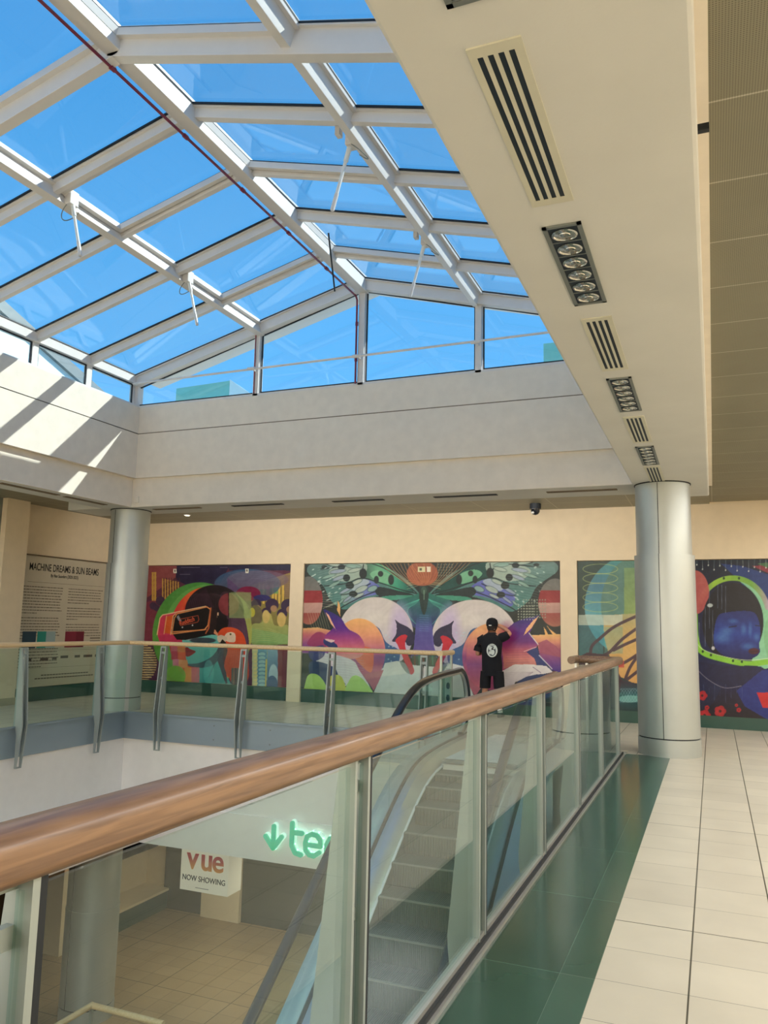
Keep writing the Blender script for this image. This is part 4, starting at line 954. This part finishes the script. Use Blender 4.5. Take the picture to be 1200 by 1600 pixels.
    pl([(846, 745), (900, 700), (950, 705), (930, 770), (950, 860), (1010, 1000), (1000, 1045), (970, 1040), (920, 920), (870, 800)], mgrad([(700, (206, 40, 56)), (1040, (190, 50, 72))]))
    pl([(880, 930), (940, 960), (975, 1045), (930, 1020)], (110, 124, 128), .8)
# lilac body column
p.poly([(1040, 480), (1160, 480), (1190, 800), (1220, 900), (980, 900), (1010, 800)], mgrad([(480, (30, 84, 92)), (640, (86, 84, 160)), (820, (110, 90, 170))]), .9)
for i in range(8): p.line([(1060, 520 + i * 20), (1140, 524 + i * 20)], 4, (120, 170, 200), .5)
p.poly([(1065, 260), (1130, 260), (1140, 360), (1120, 480), (1100, 520), (1078, 480), (1056, 360)], (36, 54, 50), 1, True); p.ell(1098, 300, 26, 34, (60, 84, 70)); p.line([(1100, 300), (1100, 380)], 6, (150, 190, 160), .8)
for s_ in (-1, 1):
    for i in range(4): p.line([(1098 + s_ * 10, 240), (1098 + s_ * 70, 215 + i * 16), (1098 + s_ * 150, 210 + i * 26)], 3, (190, 180, 130), .8, True)
p.ell(1085, 150, 140, 110, (190, 96, 62), .75)
for i in range(7): p.line([(960 + i * 34, 60 + (i % 2) * 20), (1040 + i * 20, 170), (1080 + i * 8, 230)], 3, (226, 150, 90), .8, True)
p.rect(1046, 88, 1112, 134, (214, 204, 160)); p.rect(1058, 100, 1082, 124, (90, 90, 70)); p.rect(1124, 88, 1160, 134, (226, 214, 190))
p.poly([(990, 880), (1210, 880), (1200, 980), (1098, 975), (1000, 955)], (46, 76, 70), 1)
for x in (1010, 1050, 1090, 1130, 1170): p.rect(x, 870, x + 14, 970, (110, 60, 50) if x % 3 else (60, 130, 110), .8)
# fox discs
def fox(ox, fl):
    F = mir if fl else (lambda q: q)
    def pl(pts, c_, a=1, s_=True): p.poly(F(pts), c_, a, s_)
    x, y = F([(520, 850)])[0]
    p.ell(x, y, 235 * (1.15 if fl else 1), 300, mgrad([(550, (240, 180, 110)), (700, (236, 160, 120)), (830, (196, 110, 130)), (900, (140, 70, 130)), (1000, (176, 84, 120)), (1130, (150, 60, 100))]))
    x, y = F([(620, 850)])[0]
    p.poly(F([(560, 1050), (740, 1010), (690, 1130), (650, 1195)]), (170, 90, 110), 1)
    if fl: p.ell(x, y + 20, 120, 260, mgrad([(650, (246, 180, 120)), (880, (200, 100, 120)), (960, (130, 66, 130)), (1150, (190, 90, 110))]), .75)
    else: p.poly(F([(480, 800), (640, 830), (630, 1030), (530, 960), (470, 880)]), (222, 110, 80), .9, True)
    if fl:
        p.view(670, 870, 5.714); Q = p.poly
        Q([(700, 640), (760, 590), (830, 560), (990, 520), (930, 620), (900, 680), (975, 780), (960, 810), (870, 850), (950, 900), (960, 970), (780, 965), (670, 1000), (655, 800), (660, 690)], mgrad([(520, (40, 36, 110)), (640, (84, 40, 130)), (760, (120, 50, 130)), (830, (196, 96, 120)), (920, (226, 140, 130)), (1000, (200, 130, 130))]), 1, False)
        p.ell(700, 720, 70, 110, (150, 40, 90), .6, 1.0)
        Q([(985, 525), (915, 640), (845, 705), (872, 640), (930, 570)], (240, 180, 130))
        Q([(920, 700), (1190, 690), (1190, 1045), (1100, 1010), (1060, 960), (990, 880), (970, 780)], mgrad([(690, (240, 190, 120)), (760, (226, 150, 120)), (830, (176, 90, 120)), (960, (110, 60, 140)), (1040, (70, 50, 140))]))
        Q([(975, 770), (1050, 738), (1140, 800), (1190, 870), (1190, 900), (1000, 860)], (168, 84, 108), .9)
        for i in range(9): p.line([(690, 770 + i * 22), (900, 764 + i * 22)], 3, (120, 60, 110), .35)
        Q([(870, 850), (930, 818), (970, 812), (985, 870), (1060, 975), (1110, 1020), (1060, 1005), (965, 965), (940, 905)], (50, 62, 120))
        p.line([(895, 680), (975, 782)], 7, (240, 236, 230)); p.line([(985, 880), (1100, 1000)], 8, (220, 214, 226)); p.line([(850, 845), (960, 806)], 6, (236, 190, 190))
        Q([(655, 1020), (760, 962), (900, 960), (1050, 975), (1110, 1030), (1000, 1050), (860, 1080), (770, 1120), (740, 1200), (655, 1200)], vgrad(960, (240, 232, 228), 1180, (204, 196, 200)))
        for i in range(10): p.line([(662, 1040 + i * 17), (800, 1030 + i * 12), (930, 1030)], 3, (170, 150, 160), .5)
        p.line([(930, 985), (1000, 1035)], 5, (130, 100, 140))
        Q([(745, 1180), (800, 1110), (870, 1070), (960, 1050), (1110, 1040), (1190, 1060), (1000, 1085), (860, 1130), (800, 1180)], (44, 60, 100))
        Q([(745, 1180), (800, 1180), (860, 1130), (1000, 1085), (1190, 1060), (1190, 1330), (740, 1330)], mgrad([(1100, (120, 160, 90)), (1250, (60, 120, 120))]))
        Q([(655, 1200), (740, 1200), (745, 1330), (655, 1330)], (168, 204, 100))
        for i in range(6):
            for j in range(6): p.ell(800 + i * 26, 440 + j * 24, 6, 6, (190, 196, 176), .8)
        Q([(1050, 610), (1085, 650), (1150, 700), (1110, 700)], (236, 180, 110)); Q([(1025, 625), (1050, 660), (1066, 696), (1040, 696)], (236, 180, 110))
        p.view(470, 870, 5.714); return
    pl([(0, 640), (150, 630), (280, 660), (260, 860), (0, 860)], mgrad([(630, (240, 190, 120)), (700, (206, 110, 120)), (800, (140, 80, 150))]), .95, False)
    pl([(60, 760), (150, 670), (260, 720), (300, 800), (100, 800)], (150, 50, 96), .85)
    pl([(205, 470), (350, 540), (420, 640), (520, 700), (570, 800), (520, 900), (300, 900), (210, 730), (290, 630), (250, 560)], mgrad([(480, (36, 30, 110)), (640, (96, 34, 140)), (720, (160, 60, 130)), (820, (214, 110, 120)), (900, (216, 140, 140))]), 1, True)
    pl([(222, 495), (250, 520), (315, 655), (270, 600)], (236, 180, 150), 1, False)
    pl([(330, 390), (350, 430), (352, 530), (325, 480)], (224, 170, 100), 1, False)
    pl([(210, 735), (290, 760), (330, 800), (300, 830), (210, 780)], (44, 54, 110)); pl([(215, 735), (300, 745), (270, 765)], (226, 190, 190))
    pl([(110, 880), (200, 860), (330, 880), (470, 930), (520, 1010), (620, 1190), (400, 1150), (290, 1010), (150, 940)], vgrad(860, (214, 206, 214), 1150, (206, 206, 206)), 1)
    for i in range(9): p.line(F([(180, 890 + i * 22), (400, 900 + i * 22), (560, 930 + i * 22)]), 4, (180, 160, 180), .5)
    pl([(80, 830), (200, 790), (210, 880), (130, 930), (80, 900)], (56, 60, 120), .95)
    pl([(80, 940), (180, 940), (300, 990), (340, 1060), (410, 1150), (330, 1090), (220, 1150), (90, 1060)], (28, 52, 100), .96)
    pl([(40, 1240), (50, 1090), (90, 1045), (160, 1060), (220, 1140), (240, 1240)], (168, 204, 100)); pl([(230, 1240), (235, 1110), (290, 1055), (370, 1080), (400, 1240)], (190, 196, 90)); pl([(400, 1240), (440, 1090), (500, 1060), (580, 1120), (640, 1240)], (168, 206, 110))
    for i in range(8): p.line(F([(60 + i * 22, 500), (100 + i * 22, 640)]), 3, (200, 190, 150), .7)
    for i in range(6): p.line(F([(190, 340 + i * 20), (280, 330 + i * 24)]), 3, (230, 200, 180), .6)
    for i in range(5): p.line(F([(200 + i * 25, 460 - i * 8), (320, 400 + i * 5)]), 3, (220, 230, 200), .7)
fox(0, False); fox(2 * CX, True)
for i in range(9):
    for j in range(7): p.ell(1990 + i * 24, 385 + j * 26, 7, 7, (150, 160, 140), .8)
    if i < 6:
        for j in range(5): p.ell(1230 + i * 24, 70 + j * 24, 7, 7, (120, 130, 110), .7)
for i in range(10): p.line([(2050, 90 + i * 9), (2150, 75 + i * 8), (2270, 60 + i * 10)], 3, (150, 190, 180), .5, True)
p.build('mural', 'large mural of a butterfly above two swans facing each other behind the man', (-5.16, 14.575, .27), -7.78, -2.55, .27, 2.79)

# ---- mural 3: planet and diver portrait
p = Paint(-2.23, 2.6, .2, 2.79, 14.575).view(890, 860, 5.517)
p.put(np.ones(len(p.U)), mgrad([(0, (46, 66, 60)), (620, (40, 66, 64)), (900, (12, 20, 44))], 0))
p.ell(560, 480, 430, 440, mgrad([(90, (70, 140, 140)), (300, (70, 120, 140)), (560, (90, 160, 170)), (800, (60, 150, 160))])); p.ell(600, 470, 330, 420, (84, 118, 100), .7)
p.rect(470, 150, 640, 560, mgrad([(150, (120, 150, 100)), (560, (140, 160, 84))]), .85)
p.poly([(290, 560), (640, 540), (640, 1250), (560, 1150), (420, 1080), (340, 900), (300, 760)], mgrad([(560, (170, 160, 110)), (760, (214, 170, 96)), (1200, (220, 160, 90))]), .95)
p.rect(70, 640, 290, 910, mgrad([(640, (60, 130, 150)), (910, (60, 140, 150))]), .5); p.rect(75, 555, 455, 645, (196, 206, 190), .75); p.rect(300, 660, 460, 890, (110, 160, 150), .4)
for i in range(5): 
    t = np.linspace(0, 2 * math.pi, 40); p.line([(265 + 150 * math.cos(a), 160 + i * 82 + 42 * math.sin(a)) for a in t], 5, (176, 190, 110), .75)
for pts in ([(180, 920), (190, 830), (260, 760), (400, 650), (640, 540)], [(250, 920), (340, 880), (460, 760), (640, 630)], [(380, 860), (480, 810), (640, 740)], [(410, 1000), (520, 940), (640, 860)], [(480, 1110), (520, 1010), (580, 920)], [(500, 1110), (640, 1000)]): p.line(pts, 26, (66, 44, 54), .95, True)
p.poly([(70, 920), (150, 880), (330, 900), (400, 1010), (460, 1130), (440, 1260), (70, 1260)], (62, 34, 46), .95)
p.rect(400, 950, 470, 1010, (196, 70, 60), .8); p.poly([(440, 1120), (600, 1150), (640, 1400), (420, 1400)], mgrad([(1120, (60, 40, 56)), (1250, (30, 90, 90)), (1400, (16, 44, 50))])); p.ell(520, 1280, 110, 30, (120, 180, 170), .8)
for i in range(9): t = np.linspace(0, 6, 24); p.line([(410 + 40 * a + 6 * i, 1250 + 60 * math.sin(a * 1.3 + i)) for a in t], 3, (170, 200, 210), .5)
p.rect(340, 1090, 420, 1320, (110, 120, 150), .6)
# diver (second enlarged view)
p.view(1070, 860, 5.333)
p.poly([(-260, 60), (1100, 60), (1100, 1460), (60, 1460), (60, 60)], mgrad([(60, (10, 26, 44)), (500, (10, 14, 50)), (1000, (14, 20, 74)), (1400, (24, 8, 24))]))
p.poly([(300, 110), (480, 130), (1100, 330), (1100, 800), (690, 500), (400, 200)], (24, 54, 120), .9); p.poly([(560, 130), (1100, 90), (1100, 220), (720, 200)], (130, 40, 56)); p.poly([(600, 110), (1100, 60), (1100, 120), (700, 150)], (60, 100, 60))
p.poly([(440, 240), (600, 330), (700, 480), (760, 800), (700, 980), (560, 920), (640, 700), (600, 400)], (130, 190, 150), 1, True); p.ell(900, 720, 240, 330, (120, 176, 130), .8)
p.ell(150, 900, 180, 420, (14, 30, 70), .5)
# helmet ring
t = np.linspace(R(195), R(345), 24); p.line([(400 + 300 * math.cos(a), 560 + 330 * math.sin(a)) for a in t], 44, mgrad([(100, (70, 110, 96)), (240, (150, 190, 60)), (560, (110, 160, 60)), (700, (170, 150, 170))], 0))
p.ell(80, 350, 122, 185, mgrad([(160, (180, 90, 84)), (530, (176, 80, 80))]), .95)
p.ell(400, 600, 255, 330, (4, 6, 24)); 
p.poly([(270, 560), (360, 515), (560, 510), (620, 600), (628, 720), (618, 790), (625, 850), (560, 900), (430, 900), (300, 860), (240, 760)], mgrad([(500, (18, 34, 100)), (700, (24, 54, 140)), (900, (12, 20, 84))]), 1, True)
for x, y, rx, ry in ((400, 590, 34, 18), (490, 660, 22, 40), (545, 660, 14, 50), (350, 670, 50, 30), (530, 800, 50, 26), (600, 720, 24, 30), (320, 730, 60, 40)): p.ell(x, y, rx, ry, (80, 130, 190), .55, 1.2)
p.line([(370, 640), (430, 630)], 8, (6, 10, 40)); p.line([(590, 625), (640, 632)], 7, (6, 10, 30)); p.ell(575, 840, 45, 26, (70, 14, 36)); p.line([(540, 845), (615, 838)], 4, (20, 4, 20))
p.line([(85, 540), (95, 740), (150, 850), (330, 910), (520, 945), (680, 930)], 46, (130, 190, 56), 1, True); p.line([(85, 740), (150, 825), (330, 885), (520, 915), (690, 900)], 5, (210, 226, 180), .9, True)
for x, y in ((150, 842), (218, 872), (402, 920), (476, 928), (325, 232), (452, 232)): p.ell(x, y, 9, 11, (20, 50, 20))
p.poly([(100, 930), (330, 960), (640, 970), (620, 1080), (520, 1170), (330, 1150), (110, 1020)], (12, 16, 60), .9, True); p.line([(110, 1000), (200, 1080), (330, 1145), (470, 1130)], 5, (150, 140, 150), .9, True); p.line([(560, 1155), (650, 1138)], 6, (200, 200, 210))
p.poly([(430, 1170), (640, 1000), (1100, 960), (1100, 1440), (690, 1410), (500, 1300)], (22, 40, 120), .95); p.poly([(600, 1185), (1100, 1180), (1100, 1330), (650, 1310)], (190, 30, 36)); p.rect(700, 1200, 1100, 1260, (60, 40, 90), .4)
for x, y, r in ((145, 1210, 42), (165, 1375, 50), (295, 1340, 48), (185, 1310, 20), (430, 1290, 14), (570, 1420, 20), (450, 1330, 20)):
    for a in range(5): p.ell(x + r * .5 * math.cos(a * 1.257), y + r * .5 * math.sin(a * 1.257), r * .55, r * .5, (176, 26, 36), .9)
    p.ell(x, y, r * .25, r * .25, (60, 6, 16))
for i in range(13): x = 100 + i * 48; p.line([(x, 75), (x, 120 + (i * 37) % 70)], 3, (170, 176, 170), .8); p.ell(x, 120 + (i * 37) % 70, 5, 7, (210, 214, 206))
for x, y0_, y1_ in ((170, 470, 800), (205, 320, 650), (232, 500, 820), (275, 280, 480), (308, 290, 490), (340, 300, 520), (120, 600, 760)): p.line([(x, y0_), (x, y1_)], 4, (130, 140, 160), .7)
p.ell(210, 458, 24, 16, (170, 180, 180)); p.ell(236, 815, 14, 16, (190, 190, 196))
for i in range(9): x = 110 + i * 46; p.line([(x, 1090 + (i * 29) % 60), (x, 1180 + (i * 53) % 90)], 2.5, (90, 100, 140), .6)
for k_ in range(2):
    p.ell(900 + k_ * 260, 500 + k_ * 160, 110, 140, (30, 50, 130) if k_ else (160, 60, 80), .8)
p.build('mural', 'dark blue mural of a turquoise planet and a diver portrait behind the right column', (.2, 14.575, .2), -2.23, 2.6, .2, 2.79)

# ================================================================ man
def skin_obj(name, V, E, Rr, material, parent, sub=2, root=0):
    bm = bmesh.new(); ly_ = bm.verts.layers.skin.verify(); vv = [bm.verts.new(v) for v in V]
    for v, r in zip(vv, Rr): v[ly_].radius = r if isinstance(r, tuple) else (r, r)
    vv[root][ly_].use_root = True
    for a, b in E: bm.edges.new((vv[a], vv[b]))
    me = bpy.data.meshes.new(name); bm.to_mesh(me); bm.free(); o = bpy.data.objects.new(name, me); col.objects.link(o)
    if parent: o.parent = parent
    m_ = o.modifiers.new('skin', 'SKIN'); m_.use_smooth_shade = True
    s_ = o.modifiers.new('sub', 'SUBSURF'); s_.levels = sub; s_.render_levels = sub
    dg = bpy.context.evaluated_depsgraph_get(); me2 = bpy.data.meshes.new_from_object(o.evaluated_get(dg)); o.modifiers.clear(); o.data = me2
    me2.materials.clear(); me2.materials.append(material); me2.polygons.foreach_set('use_smooth', [True] * len(me2.polygons))
    return o
MX, MY = -3.70, 14.12
man = empty('person', (MX, MY, 0), 'man in black cap, T-shirt and shorts facing the butterfly mural, right hand raised', 'person')
V = [(0, 0, .92), (0, 0, 1.08), (0, .01, 1.24), (0, .0, 1.38), (0, .01, 1.46), (0, .02, 1.53), (0, .03, 1.61), (0, .03, 1.68)]
Rr = [(.13, .10), (.13, .09), (.15, .10), (.14, .09), .055, .065, .088, .07]
E_ = [(i, i + 1) for i in range(7)]
def chain(start, pts, rad):
    i0 = start
    for q, r in zip(pts, rad): V.append(q); Rr.append(r); E_.append((i0, len(V) - 1)); i0 = len(V) - 1
    return i0
chain(0, [(-.10, 0, .84), (-.115, .005, .66), (-.12, .0, .48), (-.125, -.015, .34), (-.125, -.005, .2), (-.125, 0, .085), (-.13, .09, .035)], [.088, .078, .056, .056, .042, .036, .036])
chain(0, [(.10, 0, .84), (.12, .005, .66), (.13, .01, .48), (.14, -.005, .34), (.145, 0, .2), (.15, 0, .085), (.16, .09, .035)], [.088, .078, .056, .056, .042, .036, .036])
hl = chain(3, [(-.16, 0, 1.38), (-.22, .01, 1.26), (-.265, -.02, 1.08), (-.22, .1, 1.12), (-.16, .22, 1.2), (-.13, .27, 1.23)], [.06, .052, .042, .038, .028, .026])
hrr = chain(3, [(.16, 0, 1.40), (.24, .04, 1.44), (.33, .08, 1.47), (.22, .13, 1.55), (.11, .13, 1.60), (.07, .12, 1.62)], [.06, .052, .042, .036, .027, .026])
for h_, dx, dz in ((hl, .5, .3), (hrr, -.8, .1)):
    b0 = Vector(V[h_])
    for i in range(4):
        o1 = b0 + Vector((dx * .03, .01 * (i - 1.5), .018 * (1.5 - i))); chain(h_, [tuple(o1), tuple(o1 + Vector((dx * .035, .01, -.004))), tuple(o1 + Vector((dx * .05, .03, -.01)))], [.0095, .009, .008])
    chain(h_, [tuple(b0 + Vector((0, -.02, -.03))), tuple(b0 + Vector((dx * .03, -.03, -.045)))], [.011, .009])
skin_obj('body', V, E_, Rr, M['skin'], man)
def ringloft(b_, rings, n=24):
    secs = [[(MX + cx_ + a * math.cos(t), MY + cy__ + b2 * math.sin(t), z) for t in [2 * math.pi * i / n for i in range(n)]] for cx_, cy__, z, a, b2 in rings]
    return b_.sweep(secs)
sh = MB(); ringloft(sh, [(0.01, 0, .80, .185, .135), (0.01, 0, .92, .185, .135), (0, 0, 1.08, .178, .13), (0, 0, 1.22, .19, .135), (0, 0, 1.34, .205, .13), (0, .0, 1.405, .19, .11), (0, .0, 1.45, .12, .085), (0, .01, 1.485, .07, .065)])
sh.tube([(MX - .13, MY, 1.39), (MX - .20, MY + .005, 1.34), (MX - .235, MY, 1.22), (MX - .255, MY - .01, 1.14)], [.07, .082, .08, .078], 18)
sh.tube([(MX + .12, MY, 1.37), (MX + .19, MY + .02, 1.40), (MX + .25, MY + .05, 1.43), (MX + .285, MY + .065, 1.455)], [.08, .085, .078, .07], 18)
shirt = sh.build('t_shirt', M['cloth'], man, smooth=True)
so_ = MB(); ringloft(so_, [(0.01, 0, .72, .178, .13), (0.01, 0, .95, .18, .13)])
for sx2, xo in ((-1, -.10), (1, .12)):
    ringloft(so_, [(xo, .0, .80, .098, .12), (xo + sx2 * .012, 0, .66, .098, .115), (xo + sx2 * .02, 0, .50, .096, .105)])
so_.build('shorts', M['cloth'], man, smooth=True)
cp = MB(); ringloft(cp, [(-.0, .03, 1.60, .103, .118), (-.0, .03, 1.66, .106, .12), (-.0, .03, 1.71, .092, .10), (0, .03, 1.74, .055, .06), (0, .03, 1.75, .01, .01)])
cp.box(MX - .085, MX + .085, MY + .12, MY + .21, 1.625, 1.64)
cap = cp.build('cap', M['cloth'], man, smooth=True, bevel=.004)
MB().box(MX - .03, MX + .02, MY - .092, MY - .088, 1.605, 1.618).build('cap_strap_mark', M['white'], cap)
hr_ = MB(); ringloft(hr_, [(0, .02, 1.52, .07, .075), (0, .03, 1.56, .09, .10), (0, .03, 1.61, .097, .108)]); hr_.build('hair', mat('short_dark_hair', (44, 34, 30), .8), man, smooth=True)
for x in (-.13, .155):
    s_ = MB(); s_.sweep([[(MX + x + a, MY + y, z) for a, z in rrect(0, h2 / 2, w2, h2 / 2, 14, 3)] for y, w2, h2 in ((-.075, .03, .05), (-.05, .042, .085), (.0, .046, .09), (.08, .05, .07), (.15, .046, .05), (.19, .025, .03))])
    s_.build('shoe', M['shoe'], man, smooth=True); MB().lathe([(.046, .085), (.044, .15)], MX + x, MY, 16).build('sock', M['white'], man, smooth=True)
# round white print on the back of the shirt
pr = MB(); pc, pz, pyy = MX + .045, 1.17, MY - .150
def disc(b_, x, z, rx, rz, y, n=28): b_.prism([(x + rx * math.cos(t), z + rz * math.sin(t)) for t in np.linspace(0, 2 * math.pi, n + 1)[:-1]], 'Y', y, y + .02); return b_
disc(pr, pc, pz, .098, .118, pyy); pr.build('shirt_print', mat('print_white', (206, 214, 210), .8), shirt)
ik = MB(); disc(ik, pc + .0, pz - .01, .07, .088, pyy - .002); ik.build('print_dark', mat('print_grey', (70, 80, 84), .8), shirt)
ik = MB(); disc(ik, pc - .02, pz + .03, .034, .036, pyy - .004); disc(ik, pc + .012, pz - .03, .036, .05, pyy - .004); disc(ik, pc - .035, pz - .04, .022, .03, pyy - .004); disc(ik, pc + .04, pz + .04, .014, .018, pyy - .004)
ik.build('print_figure', mat('print_white2', (206, 214, 210), .8), shirt)
ik = MB(); disc(ik, pc + .01, pz + .028, .02, .014, pyy - .006); ik.build('print_detail', M['cloth'], shirt)
for i in range(5): MB().box(pc - .05 + i * .022, pc - .036 + i * .022, pyy - .003, pyy, pz + .088, pz + .1).build('print_letter', M['cloth'], shirt)
